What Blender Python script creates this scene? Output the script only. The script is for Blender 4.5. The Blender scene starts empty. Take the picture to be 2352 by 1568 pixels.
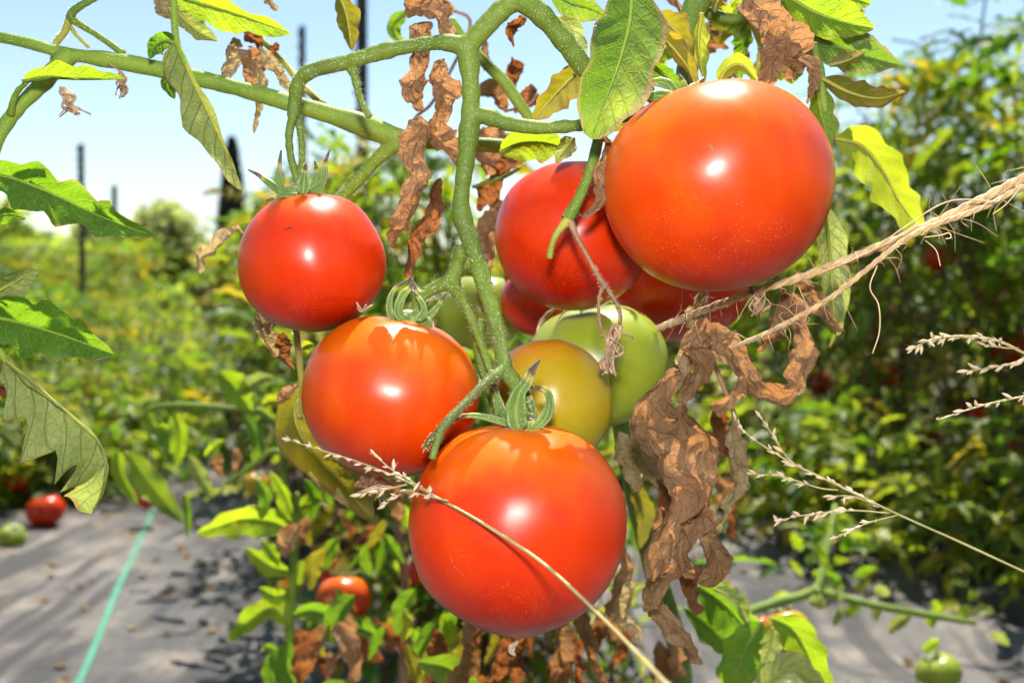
import bpy, math, random
import numpy as np
from mathutils import Vector, Matrix, Quaternion, noise

scene = bpy.context.scene
COL = scene.collection
R = math.radians

# ------------------------------------------------------------------ camera
FPX = 2521.0                        # focal length in units of a 2352 px wide picture
PITCH = R(-2.0)
CAM = np.array([0.0, 0.0, 0.50])
cam_data = bpy.data.cameras.new('camera')
cam_data.sensor_width = 22.3
cam_data.lens = FPX / 2352.0 * 22.3
cam_data.clip_start = 0.01
cam_data.clip_end = 2000
cam_data.dof.use_dof = True
cam_data.dof.focus_distance = 0.375
cam_data.dof.aperture_fstop = 7.2
cam_data.dof.aperture_blades = 7
cam = bpy.data.objects.new('camera', cam_data)
COL.objects.link(cam)
cam.location = CAM
cam.rotation_euler = (R(90) + PITCH, 0, 0)
scene.camera = cam

# ------------------------------------------------------------------ sky, sun, flash, exposure
SUN_EL, SUN_AZ = R(64), R(14)       # high, behind the plant and a little to the right
world = bpy.data.worlds.new('World')
scene.world = world
world.use_nodes = True
wn = world.node_tree
bg = wn.nodes['Background']
sky = wn.nodes.new('ShaderNodeTexSky')
sky.sky_type = 'NISHITA'
sky.sun_disc = False
sky.sun_elevation = SUN_EL
sky.sun_rotation = SUN_AZ
sky.altitude = 50
sky.air_density = 1.3
sky.dust_density = 0.0
sky.ozone_density = 1.0
wn.links.new(sky.outputs[0], bg.inputs[0])
bg.inputs[1].default_value = 0.068

sd = bpy.data.lights.new('sun', 'SUN')
sd.energy = 4.7
sd.angle = R(0.5)
sd.color = (1.0, 0.95, 0.86)
sun = bpy.data.objects.new('sun', sd)
COL.objects.link(sun)
to_sun = Vector((math.sin(SUN_AZ) * math.cos(SUN_EL), math.cos(SUN_AZ) * math.cos(SUN_EL), math.sin(SUN_EL)))
sun.rotation_euler = to_sun.to_track_quat('Z', 'Y').to_euler()
sun.location = (0, 0, 5)

# the photographer's pop-up flash, a small lit tube above the lens: it is the round white
# reflection in the middle of every fruit
fd = bpy.data.lights.new('flash', 'POINT')
fd.energy = 5.4
fd.shadow_soft_size = 0.02
fd.color = (1.0, 0.96, 0.9)
flash = bpy.data.objects.new('flash', fd)
COL.objects.link(flash)
flash.location = (0.0, -0.02, 0.585)

scene.view_settings.view_transform = 'Standard'
scene.view_settings.look = 'None'
scene.view_settings.exposure = 1.25
scene.view_settings.gamma = 1.0
scene.cycles.use_denoising = True
scene.cycles.use_adaptive_sampling = True
scene.cycles.adaptive_threshold = 0.05
scene.cycles.max_bounces = 4
scene.cycles.diffuse_bounces = 2
scene.cycles.glossy_bounces = 2
scene.cycles.transmission_bounces = 3
scene.cycles.sample_clamp_indirect = 6.0
scene.cycles.caustics_reflective = False
scene.cycles.caustics_refractive = False

# ------------------------------------------------------------------ helpers
FWD = np.array([0, math.cos(PITCH), math.sin(PITCH)])
UPV = np.array([0, -math.sin(PITCH), math.cos(PITCH)])
RGT = np.array([1.0, 0, 0])


def A(x, y, d):
    """a point d metres in front of the lens, seen at (x, y) of a 2352 x 1568 picture"""
    return CAM + RGT * ((x - 1176) / FPX * d) + UPV * (-(y - 784) / FPX * d) + FWD * d


def P(lst, d=None):
    out = []
    for q in lst:
        out.append(A(q[0], q[1], q[2] if len(q) > 2 else d))
    return np.array(out)


ORG = {}


def register(o, org, parent):
    COL.objects.link(o)
    o.location = org
    if parent is not None:
        o.parent = parent
    return o


def empty(name, loc, label, cat, group=None):
    o = bpy.data.objects.new(name, None)
    COL.objects.link(o)
    o.empty_display_size = 0.02
    o.location = tuple(loc)
    ORG[o.name] = np.array(loc, float)
    tag(o, label, cat, group)
    return o


def tag(o, label=None, cat=None, group=None, kind=None):
    if label: o['label'] = label
    if cat: o['category'] = cat
    if group: o['group'] = group
    if kind: o['kind'] = kind
    return o


def mesh(name, verts, faces, mats, uvs=None, smooth=True, mi=None):
    me = bpy.data.meshes.new(name)
    me.from_pydata([tuple(v) for v in verts], [], [tuple(f) for f in faces])
    for m in (mats if isinstance(mats, (list, tuple)) else [mats]):
        me.materials.append(m)
    if mi is not None:
        me.polygons.foreach_set('material_index', mi)
    if uvs is not None:
        uvs = np.asarray(uvs, float)
        layer = me.uv_layers.new(name='UVMap')
        idx = np.empty(len(me.loops), int)
        me.loops.foreach_get('vertex_index', idx)
        layer.data.foreach_set('uv', uvs[idx].ravel())
    if smooth:
        me.polygons.foreach_set('use_smooth', [True] * len(me.polygons))
    me.update()
    return me


def build(name, vfu, mats, parent=None, base=None, smooth=True, mi=None):
    """vertices in world space -> one mesh object whose origin is its parent's (or base)"""
    v, f, uv = vfu
    v = np.asarray(v, float)
    org = ORG[parent.name] if parent is not None else (np.array(base, float) if base is not None else v.mean(0))
    me = mesh(name, v - org, f, mats, uv, smooth, mi)
    o = bpy.data.objects.new(name, me)
    COL.objects.link(o)
    if parent is not None:
        o.parent = parent
    else:
        o.location = tuple(org)
    ORG[o.name] = org
    return o


def join(list_vfu):
    V, F, U = [], [], []
    n = 0
    for v, f, u in list_vfu:
        V.append(np.asarray(v, float)); U.append(np.asarray(u, float))
        F += [tuple(i + n for i in q) for q in f]
        n += len(v)
    return np.vstack(V), F, np.vstack(U)


def smooth_path(pts, n):
    pts = np.asarray(pts, float)
    if len(pts) == 2:
        t = np.linspace(0, 1, n + 1)[:, None]
        return pts[0] * (1 - t) + pts[1] * t
    k = len(pts)
    ext = np.vstack([2 * pts[0] - pts[1], pts, 2 * pts[-1] - pts[-2]])
    out = []
    m = 12
    for i in range(k - 1):
        p0, p1, p2, p3 = ext[i:i + 4]
        for j in range(m):
            t = j / m
            out.append(.5 * ((2 * p1) + (p2 - p0) * t + (2 * p0 - 5 * p1 + 4 * p2 - p3) * t * t + (3 * p1 - p0 - 3 * p2 + p3) * t ** 3))
    out.append(pts[-1])
    out = np.array(out)
    s = np.concatenate([[0], np.cumsum(np.linalg.norm(np.diff(out, axis=0), axis=1))])
    tt = np.linspace(0, s[-1], n + 1)
    return np.stack([np.interp(tt, s, out[:, c]) for c in range(3)], 1)


def unit(a):
    return a / (np.linalg.norm(a, axis=-1, keepdims=True) + 1e-12)


def tangents(p):
    return unit(np.gradient(p, axis=0))


def tube(pts, radii, n=None, seg=10, flat=1.0, hint=None, bump=0.0, seed=0, resample=True):
    """a tapering tube along a smooth path; flat < 1 squashes it along hint"""
    pts = np.asarray(pts, float)
    if n is None:
        n = max(4, 5 * (len(pts) - 1))
    p = smooth_path(pts, n) if resample else pts
    n = len(p) - 1
    radii = np.asarray(radii, float)
    r = np.interp(np.linspace(0, 1, n + 1), np.linspace(0, 1, len(radii)), radii)
    if bump:
        r = r * np.array([1 + bump * noise.noise(Vector((i * .37 + seed * 7.1, seed * 3.3, 0))) * 2 for i in range(n + 1)])
    T = tangents(p)
    h = np.array([0, -1.0, .05]) if hint is None else np.asarray(hint, float)
    S = np.cross(T, h)
    bad = np.linalg.norm(S, axis=1) < 1e-3
    S[bad] = np.cross(T[bad], np.array([1.0, .2, .3]))
    S = unit(S)
    N = np.cross(S, T)
    a = np.linspace(0, 2 * math.pi, seg, endpoint=False)
    V = (p[:, None, :] + r[:, None, None] * (np.cos(a)[None, :, None] * S[:, None, :] + flat * np.sin(a)[None, :, None] * N[:, None, :])).reshape(-1, 3)
    L = np.concatenate([[0], np.cumsum(np.linalg.norm(np.diff(p, axis=0), axis=1))])
    L = L / max(L[-1], 1e-9)
    U = np.stack([np.repeat(L, seg), np.tile(np.arange(seg) / seg, n + 1)], 1)
    F = []
    for i in range(n):
        for j in range(seg):
            k = (j + 1) % seg
            F.append((i * seg + j, i * seg + k, (i + 1) * seg + k, (i + 1) * seg + j))
    F.append(tuple(range(seg - 1, -1, -1)))
    F.append(tuple(n * seg + j for j in range(seg)))
    return V, F, U


def leaf(pts, width, roll=0.0, roll2=None, fold=(.25, .25), curl=(.3, .3), lobes=3, depth=.26, wave=.14, puff=.05, crumple=0.0,
         nu=30, nv=7, seed=0, hint=None, skew=.3, shape=(.72, .8), tipcurl=0, asym=(1, 1)):
    """a leaf blade along the path: lobed outline, folded along the midrib, margins curled and waved"""
    rnd = random.Random(seed)
    p = smooth_path(pts, nu)
    T = tangents(p)
    if hint is None:
        h = unit(CAM - p.mean(0))
    else:
        h = unit(np.asarray(hint, float))
    S = unit(np.cross(T, h))
    N = np.cross(S, T)
    N = unit(N)
    if roll2 is None: roll2 = roll
    ang = np.radians(np.linspace(roll, roll2, nu + 1))[:, None]
    S, N = S * np.cos(ang) + N * np.sin(ang), N * np.cos(ang) - S * np.sin(ang)
    u = np.linspace(0, 1, nu + 1)
    base = np.sin(math.pi * np.clip(u, 0, 1) ** shape[0]).clip(0) ** shape[1]
    length = np.linalg.norm(np.diff(p, axis=0), axis=1).sum()
    V = np.zeros((nu + 1, 2 * nv + 1, 3))
    V[:, nv] = p
    for s in (-1, 1):
        ph = rnd.random()
        li = lobes + rnd.choice([-.4, 0, .5])
        x = (u * li + ph) % 1
        saw = np.where(x < .7, x / .7, (1 - x) / .3)
        w = base * (1 - depth * saw * np.minimum(1, (1 - u) * 4)) * width * .5 * asym[0 if s < 0 else 1]
        w = w * (1 + .03 * np.sin(u * 37 + ph * 9) + .05 * np.sin(u * 17 + ph * 5))
        f = fold[0 if s < 0 else 1]; c = curl[0 if s < 0 else 1]
        pos = p.copy()
        ph2 = rnd.random() * 6.28
        fr = rnd.uniform(2.2, 3.4)
        cw = 1 + .5 * np.sin(u * 9 + ph2 * 2)
        for j in range(1, nv + 1):
            t = j / nv
            th = f + c * t ** 1.4 * cw
            dw = w / nv
            pos = pos + (S * (s * np.cos(th))[:, None] + N * np.sin(th)[:, None]) * dw[:, None]
            off = wave * w * t * t * np.sin(u * fr * 6.28 + ph2)
            pf = puff * width * np.abs(np.sin(math.pi * (u * 7 - t * 1.1))) * math.sin(math.pi * min(1, t * .9 + .05)) * np.sin(np.pi * u)
            V[:, nv + s * j] = pos + N * (off + pf)[:, None] + T * (skew * t * w * (1 - .2 * t))[:, None]
    V = V.reshape(-1, 3)
    if crumple:
        sc = 1.0 / max(width, 1e-4)
        for i in range(len(V)):
            q = Vector(V[i] * sc * 1.3) + Vector((seed * 3.7, 0, 0))
            q2 = Vector(V[i] * sc * 4.2) + Vector((0, seed * 1.7, 0))
            V[i] += crumple * width * (np.array(noise.noise_vector(q)) * .7 + np.array(noise.noise_vector(q2)) * .26 + np.array(noise.noise_vector(q2 * 2.6)) * .10)
    W = 2 * nv + 1
    F = []
    for i in range(nu):
        for j in range(W - 1):
            F.append((i * W + j, i * W + j + 1, (i + 1) * W + j + 1, (i + 1) * W + j))
    U = np.stack([np.repeat(u, W), np.tile(np.linspace(0, 1, W), nu + 1)], 1)
    return V, F, U


# ------------------------------------------------------------------ materials
def nd(nt, typ, ins=None, **props):
    n = nt.nodes.new(typ)
    for k, v in props.items():
        setattr(n, k, v)
    for k, v in (ins or {}).items():
        s = n.inputs[k]
        if isinstance(v, bpy.types.NodeSocket):
            nt.links.new(v, s)
        else:
            s.default_value = v
    return n


def rgb(c):
    return (c[0], c[1], c[2], 1.0)


def mixc(nt, f, a, b, blend='MIX'):
    n = nt.nodes.new('ShaderNodeMix')
    n.data_type = 'RGBA'
    n.blend_type = blend
    for i, v in ((0, f), (6, a), (7, b)):
        if isinstance(v, bpy.types.NodeSocket):
            nt.links.new(v, n.inputs[i])
        elif i == 0:
            n.inputs[0].default_value = v
        else:
            n.inputs[i].default_value = rgb(v)
    return n.outputs[2]


def mth(nt, op, a, b=0.0, c=None, clamp=False):
    n = nt.nodes.new('ShaderNodeMath')
    n.operation = op
    n.use_clamp = clamp
    for i, v in enumerate((a, b, c)):
        if v is None: continue
        if isinstance(v, bpy.types.NodeSocket):
            nt.links.new(v, n.inputs[i])
        else:
            n.inputs[i].default_value = v
    return n.outputs[0]


def sstep(nt, x, lo, hi):
    n = nd(nt, 'ShaderNodeMapRange', {'Value': x, 'From Min': lo, 'From Max': hi}, interpolation_type='SMOOTHSTEP')
    return n.outputs[0]


def noi(nt, vec, scale, detail=3.0, rough=.55, dist=0.0):
    return nd(nt, 'ShaderNodeTexNoise', {'Vector': vec, 'Scale': scale, 'Detail': detail, 'Roughness': rough, 'Distortion': dist}).outputs[0]


def new_mat(name):
    m = bpy.data.materials.new(name)
    m.use_nodes = True
    nt = m.node_tree
    nt.nodes.clear()
    out = nt.nodes.new('ShaderNodeOutputMaterial')
    co = nt.nodes.new('ShaderNodeTexCoord')
    return m, nt, out, co


def leaf_mat(name, c1, c2, yellow, trans, yamt=.45, brown=(.22, .11, .05), bamt=0.0, spots=0.0, vein=(.30, .34, .12), vstr=.35, tmix=.5,
             rough=.5, wrinkle=.35, veins=9.0, detail=True, hue=0.0, tboost=1.0, hair=.5, bdist=.0006):
    m, nt, out, co = new_mat(name)
    obj = co.outputs['Object']
    rn = nd(nt, 'ShaderNodeObjectInfo').outputs['Random']
    sh = nd(nt, 'ShaderNodeVectorMath', {0: obj, 1: (0, 0, 0)}, operation='ADD')
    cmb = nd(nt, 'ShaderNodeCombineXYZ', {0: mth(nt, 'MULTIPLY', rn, 7.3), 1: mth(nt, 'MULTIPLY', rn, 3.1)})
    nt.links.new(cmb.outputs[0], sh.inputs[1])
    vec = sh.outputs[0]
    n1 = noi(nt, vec, 60, 4)
    col = mixc(nt, sstep(nt, n1, .35, .65), c1, c2)
    n2 = noi(nt, vec, 26, 2)
    ysel = sstep(nt, mth(nt, 'ADD', n2, mth(nt, 'MULTIPLY', rn, hue)), .78 - yamt * .55, .95 - yamt * .5)
    col = mixc(nt, ysel, col, yellow)
    h = None
    if detail:
        sep = nd(nt, 'ShaderNodeSeparateXYZ', {0: co.outputs['UV']})
        u, v = sep.outputs[0], sep.outputs[1]
        a = mth(nt, 'ABSOLUTE', mth(nt, 'MULTIPLY_ADD', v, 2.0, -1.0))
        warp = mth(nt, 'MULTIPLY', mth(nt, 'SUBTRACT', noi(nt, vec, 45, 2), .5), .45)
        t = mth(nt, 'FRACT', mth(nt, 'ADD', mth(nt, 'SUBTRACT', mth(nt, 'MULTIPLY', u, veins), mth(nt, 'MULTIPLY', a, 1.4)), warp))
        dv = mth(nt, 'ABSOLUTE', mth(nt, 'SUBTRACT', t, .5))
        lat = mth(nt, 'SUBTRACT', 1.0, sstep(nt, dv, 0.0, .09))
        vor = nd(nt, 'ShaderNodeTexVoronoi', {'Vector': vec, 'Scale': 300}, feature='DISTANCE_TO_EDGE').outputs[0]
        net = mth(nt, 'SUBTRACT', 1.0, sstep(nt, vor, 0.0, .12))
        mid = mth(nt, 'SUBTRACT', 1.0, sstep(nt, a, .015, .07))
        vn = mth(nt, 'MAXIMUM', mth(nt, 'MAXIMUM', mth(nt, 'MULTIPLY', lat, .8), mid), mth(nt, 'MULTIPLY', net, .35))
        col = mixc(nt, mth(nt, 'MULTIPLY', vn, vstr), col, vein)
        if bamt:
            e = mth(nt, 'ADD', mth(nt, 'POWER', a, 2.5), mth(nt, 'MULTIPLY', mth(nt, 'POWER', u, 3.0), .5))
            e = mth(nt, 'ADD', mth(nt, 'MULTIPLY', e, .6), mth(nt, 'MULTIPLY', noi(nt, vec, 38, 4), .9))
            col = mixc(nt, sstep(nt, e, 1.15 - bamt * .8, 1.25 - bamt * .75), col, brown)
        h = mth(nt, 'ADD', mth(nt, 'MULTIPLY', vn, -.6), mth(nt, 'MULTIPLY', noi(nt, vec, 420, 3), .8))
    if spots:
        sp = sstep(nt, noi(nt, vec, 150, 3), .70 - spots * .12, .78 - spots * .1)
        col = mixc(nt, mth(nt, 'MULTIPLY', sp, .8), col, brown)
    if hair and detail:
        hv = nd(nt, 'ShaderNodeTexVoronoi', {'Vector': vec, 'Scale': 1100}, feature='F1')
        hs = mth(nt, 'LESS_THAN', hv.outputs['Distance'], .15)
        col = mixc(nt, mth(nt, 'MULTIPLY', hs, hair), col, (.55, .6, .42))
    pb = nd(nt, 'ShaderNodeBsdfPrincipled', {'Base Color': col, 'Roughness': rough, 'Specular IOR Level': .35})
    tc = mixc(nt, .55, mixc(nt, 1.0, col, (2.2 * tboost, 2.2 * tboost, 2.0 * tboost), 'MULTIPLY'), trans)
    tr = nd(nt, 'ShaderNodeBsdfTranslucent', {'Color': tc})
    if h is not None and wrinkle:
        b = nd(nt, 'ShaderNodeBump', {'Strength': wrinkle, 'Distance': bdist, 'Height': h})
        nt.links.new(b.outputs[0], pb.inputs['Normal'])
        nt.links.new(b.outputs[0], tr.inputs['Normal'])
    mx = nd(nt, 'ShaderNodeMixShader', {0: tmix, 1: pb.outputs[0], 2: tr.outputs[0]})
    nt.links.new(mx.outputs[0], out.inputs[0])
    return m


def stem_mat(name, c1, c2, c3, sss=.15, speck=.3):
    m, nt, out, co = new_mat(name)
    vec = co.outputs['Object']
    col = mixc(nt, sstep(nt, noi(nt, vec, 40, 4), .35, .65), c1, c2)
    col = mixc(nt, sstep(nt, noi(nt, vec, 17, 2), .55, .72), col, c3)
    vo = nd(nt, 'ShaderNodeTexVoronoi', {'Vector': vec, 'Scale': 900}, feature='F1')
    hs = mth(nt, 'LESS_THAN', vo.outputs['Distance'], .22)
    col = mixc(nt, mth(nt, 'MULTIPLY', hs, speck), col, (.5, .55, .36))
    dk = sstep(nt, noi(nt, vec, 260, 2), .70, .78)
    col = mixc(nt, mth(nt, 'MULTIPLY', dk, .55), col, (.06, .07, .03))
    hgt = mth(nt, 'ADD', noi(nt, vec, 500, 3), mth(nt, 'MULTIPLY', noi(nt, vec, 90, 2), .8))
    b = nd(nt, 'ShaderNodeBump', {'Strength': .35, 'Distance': .0006, 'Height': hgt})
    pb = nd(nt, 'ShaderNodeBsdfPrincipled', {'Base Color': col, 'Roughness': .6, 'Specular IOR Level': .25, 'Subsurface Weight': sss, 'Subsurface Scale': .003,
                                             'Subsurface Radius': (.6, 1.0, .25), 'Normal': b.outputs[0]})
    nt.links.new(pb.outputs[0], out.inputs[0])
    return m


def tomato_mat(name, body, shoulder, tip, sh_lo=.35, sh_hi=1.0, streak=(.9, .3, .02), samt=.35, sss=.30, srad=(1.0, .22, .05), rough=.29):
    """object space of a fruit: unit radius, +Z at the calyx"""
    m, nt, out, co = new_mat(name)
    vec = co.outputs['Object']
    sep = nd(nt, 'ShaderNodeSeparateXYZ', {0: vec})
    z = sep.outputs[2]
    wob = mth(nt, 'MULTIPLY', mth(nt, 'SUBTRACT', noi(nt, vec, 2.2, 3), .5), .7)
    col = mixc(nt, sstep(nt, mth(nt, 'ADD', z, wob), sh_lo, sh_hi), body, shoulder)
    col = mixc(nt, sstep(nt, mth(nt, 'SUBTRACT', mth(nt, 'MULTIPLY', z, -1.0), wob), .3, 1.0), col, tip)  # on red fruit, shade toward the bottom is put into the colour
    # meridian streaks
    ang = mth(nt, 'ARCTAN2', sep.outputs[1], sep.outputs[0])
    cv = nd(nt, 'ShaderNodeCombineXYZ', {0: mth(nt, 'COSINE', ang), 1: mth(nt, 'SINE', ang), 2: mth(nt, 'MULTIPLY', z, .25)})
    st = sstep(nt, noi(nt, cv.outputs[0], 2.4, 2), .45, .75)
    col = mixc(nt, mth(nt, 'MULTIPLY', mth(nt, 'MULTIPLY', st, samt), sstep(nt, z, -.75, .35)), col, streak)
    fine = noi(nt, vec, 120, 2)
    col = mixc(nt, mth(nt, 'MULTIPLY', sstep(nt, fine, .55, .75), .12), col, streak)
    vo = nd(nt, 'ShaderNodeTexVoronoi', {'Vector': vec, 'Scale': 72}, feature='F1')
    vsep = nd(nt, 'ShaderNodeSeparateColor', {0: vo.outputs['Color']})
    low = sstep(nt, mth(nt, 'SUBTRACT', noi(nt, vec, 1.6, 2), mth(nt, 'MULTIPLY', z, .28)), .42, .72)
    keep = mth(nt, 'GREATER_THAN', vsep.outputs[0], .86)
    dust = mth(nt, 'MULTIPLY', mth(nt, 'LESS_THAN', vo.outputs['Distance'], mth(nt, 'MULTIPLY_ADD', vsep.outputs[1], .2, .16)), mth(nt, 'MULTIPLY', keep, low))
    col = mixc(nt, mth(nt, 'MULTIPLY', dust, .32), col, (.7, .6, .42))
    vb = nd(nt, 'ShaderNodeTexVoronoi', {'Vector': vec, 'Scale': 5.0, 'Randomness': 1.0}, feature='F1')
    vbs = nd(nt, 'ShaderNodeSeparateColor', {0: vb.outputs['Color']})
    blem = mth(nt, 'MULTIPLY', mth(nt, 'LESS_THAN', vb.outputs['Distance'], .06), mth(nt, 'GREATER_THAN', vbs.outputs[0], .8))
    col = mixc(nt, mth(nt, 'MULTIPLY', blem, .7), col, (.16, .07, .03))
    film = mth(nt, 'MULTIPLY', sstep(nt, noi(nt, vec, 3.3, 4), .42, .7), .06)
    rg = mth(nt, 'ADD', mth(nt, 'ADD', film, rough), mth(nt, 'MULTIPLY', dust, .4))
    hb = mth(nt, 'ADD', mth(nt, 'MULTIPLY', noi(nt, vec, 150, 2), .5), mth(nt, 'MULTIPLY', noi(nt, vec, 9, 2), 1.5))
    b = nd(nt, 'ShaderNodeBump', {'Strength': .02, 'Distance': .012, 'Height': hb})
    pb = nd(nt, 'ShaderNodeBsdfPrincipled', {'Base Color': col, 'Roughness': rg, 'Specular IOR Level': .36, 'Subsurface Weight': sss,
                                             'Subsurface Radius': srad, 'Subsurface Scale': .006, 'Normal': b.outputs[0]})
    nt.links.new(pb.outputs[0], out.inputs[0])
    return m


def simple_mat(name, c1, c2, scale=60, rough=.6, bump=.3, bscale=300, bdist=.001, spec=.3, sheen=0.0):
    m, nt, out, co = new_mat(name)
    vec = co.outputs['Object']
    col = mixc(nt, sstep(nt, noi(nt, vec, scale, 4), .35, .65), c1, c2)
    b = nd(nt, 'ShaderNodeBump', {'Strength': bump, 'Distance': bdist, 'Height': noi(nt, vec, bscale, 3)})
    pb = nd(nt, 'ShaderNodeBsdfPrincipled', {'Base Color': col, 'Roughness': rough, 'Specular IOR Level': spec, 'Sheen Weight': sheen, 'Normal': b.outputs[0]})
    nt.links.new(pb.outputs[0], out.inputs[0])
    return m


def sepal_mat(name):
    m, nt, out, co = new_mat(name)
    sep = nd(nt, 'ShaderNodeSeparateXYZ', {0: co.outputs['UV']})
    vec = co.outputs['Object']
    col = mixc(nt, sstep(nt, noi(nt, vec, 90, 3), .35, .65), (.075, .14, .014), (.12, .19, .025))
    e = mth(nt, 'ADD', sep.outputs[0], mth(nt, 'MULTIPLY', mth(nt, 'SUBTRACT', noi(nt, vec, 200, 2), .5), .2))
    col = mixc(nt, sstep(nt, e, .62, .72), col, (.30, .26, .05))
    col = mixc(nt, sstep(nt, e, .72, .80), col, (.06, .03, .02))
    vo = nd(nt, 'ShaderNodeTexVoronoi', {'Vector': vec, 'Scale': 900}, feature='F1')
    col = mixc(nt, mth(nt, 'MULTIPLY', mth(nt, 'LESS_THAN', vo.outputs['Distance'], .2), .45), col, (.5, .55, .36))
    pb = nd(nt, 'ShaderNodeBsdfPrincipled', {'Base Color': col, 'Roughness': .5, 'Subsurface Weight': .25, 'Subsurface Scale': .003, 'Subsurface Radius': (.6, 1, .2), 'Sheen Weight': .3})
    nt.links.new(pb.outputs[0], out.inputs[0])
    return m


M = {}
GT = (.42, .62, .02)
M['green'] = leaf_mat('leaf_green', (.022, .075, .006), (.045, .12, .010), (.10, .17, .012), (.36, .60, .004), yamt=.52, bamt=.14, spots=.1, vein=(.15, .25, .03), vstr=.55, wrinkle=.8, tmix=.5, hair=.35)
M['grey_green'] = leaf_mat('leaf_grey_green', (.03, .085, .009), (.06, .115, .018), (.22, .28, .012), (.40, .62, .004), yamt=.56, bamt=.34, brown=(.17, .11, .065), spots=.25, vein=(.10, .15, .04), vstr=.5, tmix=.36, hair=.45, wrinkle=.7)
M['lime'] = leaf_mat('leaf_lime', (.07, .15, .008), (.12, .21, .012), (.24, .28, .016), (.58, .72, .004), yamt=.5, bamt=.12, spots=.2, vein=(.24, .30, .04), vstr=.5, wrinkle=.8, tmix=.55, hair=.3)
M['yellow'] = leaf_mat('leaf_yellow', (.14, .20, .012), (.21, .26, .016), (.30, .28, .016), (.66, .68, .01), yamt=.5, bamt=.14, spots=.3, vein=(.20, .20, .03), vstr=.45, tmix=.5, hair=.2)
M['pale'] = leaf_mat('leaf_pale_underside', (.18, .23, .06), (.25, .29, .09), (.30, .30, .06), (.50, .56, .06), yamt=.35, bamt=.16, spots=.45, vein=(.07, .06, .03), vstr=.75, tmix=.42, wrinkle=.9, hair=.2)
M['olive'] = leaf_mat('leaf_olive', (.075, .085, .010), (.14, .13, .015), (.25, .20, .012), (.55, .42, .006), yamt=.5, bamt=.42, spots=.5, brown=(.12, .06, .028), vein=(.08, .075, .015), vstr=.5, tmix=.45, hair=.2)
M['dry'] = leaf_mat('leaf_dry', (.17, .10, .05), (.28, .175, .095), (.33, .22, .12), (.60, .20, .03), yamt=.35, bamt=.0, spots=.7, brown=(.075, .036, .02), vein=(.11, .06, .035), vstr=.12, tmix=.4, rough=.85, wrinkle=1.0, hair=.06, bdist=.0010)
M['dry_pale'] = leaf_mat('leaf_dry_pale', (.25, .18, .09), (.34, .26, .145), (.27, .24, .10), (.55, .36, .10), yamt=.4, bamt=.2, spots=.7, brown=(.10, .05, .026), vein=(.17, .11, .055), vstr=.15, tmix=.4, rough=.85, wrinkle=1.0, hair=.06, bdist=.0010)
M['dry_dark'] = leaf_mat('leaf_dry_dark', (.085, .038, .018), (.15, .07, .036), (.19, .10, .05), (.62, .16, .012), yamt=.3, bamt=.0, spots=.6, brown=(.045, .022, .014), vein=(.06, .03, .015), vstr=.15, tmix=.42, rough=.8, wrinkle=1.0, hair=.05, bdist=.0010)
# the same kinds of leaf farther off, where the veins cannot be told apart
M['far_green'] = leaf_mat('far_leaf_green', (.025, .075, .006), (.05, .125, .010), (.13, .18, .014), (.24, .44, .004), yamt=.35, tmix=.44, detail=False, hue=.3)
M['far_lime'] = leaf_mat('far_leaf_lime', (.075, .15, .010), (.12, .20, .014), (.24, .26, .02), (.42, .52, .008), yamt=.4, tmix=.44, detail=False, hue=.3)
M['far_yellow'] = leaf_mat('far_leaf_yellow', (.22, .21, .015), (.32, .25, .015), (.42, .24, .01), (.66, .45, .01), yamt=.4, tmix=.44, detail=False)
M['far_dry'] = leaf_mat('far_leaf_dry', (.075, .042, .024), (.15, .09, .052), (.20, .13, .075), (.42, .16, .04), yamt=.3, tmix=.25, detail=False, rough=.8)
M['stem'] = stem_mat('stem_green', (.080, .135, .014), (.12, .18, .022), (.09, .105, .026))
M['stem_light'] = stem_mat('stem_light', (.115, .19, .016), (.17, .25, .026), (.09, .135, .02))
M['stem_yellow'] = stem_mat('stem_yellow', (.24, .24, .035), (.34, .31, .05), (.20, .17, .05))
M['stem_brown'] = stem_mat('stem_brown', (.24, .13, .08), (.32, .19, .11), (.17, .09, .06), sss=.05, speck=.25)
M['hair'] = simple_mat('plant_hair', (.62, .65, .48), (.75, .75, .6), rough=.4)
M['sepal'] = sepal_mat('sepal')
M['red'] = tomato_mat('tomato_red', (.50, .024, .0004), (.56, .07, .0008), (.30, .005, .0004), streak=(.57, .07, .0008))
M['orange'] = tomato_mat('tomato_orange_red', (.54, .040, .0004), (.62, .13, .001), (.30, .006, .0004), sh_lo=-.1, sh_hi=1.0, streak=(.62, .12, .0008), samt=.65)
M['scarlet'] = tomato_mat('tomato_scarlet', (.52, .024, .0004), (.62, .13, .001), (.30, .005, .0004), sh_lo=.15, sh_hi=.95, streak=(.60, .08, .0006), samt=.45)
M['amber'] = tomato_mat('tomato_turning', (.35, .25, .008), (.50, .17, .005), (.29, .245, .010), sh_lo=.35, sh_hi=1.05, streak=(.33, .22, .010), srad=(1, .7, .1))
M['greenfruit'] = tomato_mat('tomato_green', (.23, .29, .020), (.30, .34, .06), (.22, .30, .020), streak=(.31, .36, .05), srad=(.7, 1, .15))
M['scar'] = simple_mat('blossom_scar', (.30, .22, .15), (.42, .34, .26), scale=300, rough=.8)
M['flower'] = simple_mat('dry_flower', (.25, .15, .09), (.42, .29, .19), scale=250, rough=.8)
M['twine'] = simple_mat('twine_fibre', (.40, .255, .11), (.56, .39, .20), scale=220, rough=.7, bump=.6, bscale=900, bdist=.0006, sheen=.3)
M['fibre'] = simple_mat('loose_fibre', (.55, .36, .19), (.7, .5, .3), scale=100, rough=.6)
M['straw'] = simple_mat('grass_stalk', (.24, .22, .08), (.36, .30, .14), scale=90, rough=.45, spec=.5)
M['spikelet'] = simple_mat('grass_spikelet', (.44, .33, .20), (.62, .49, .33), scale=300, rough=.6)
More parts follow.
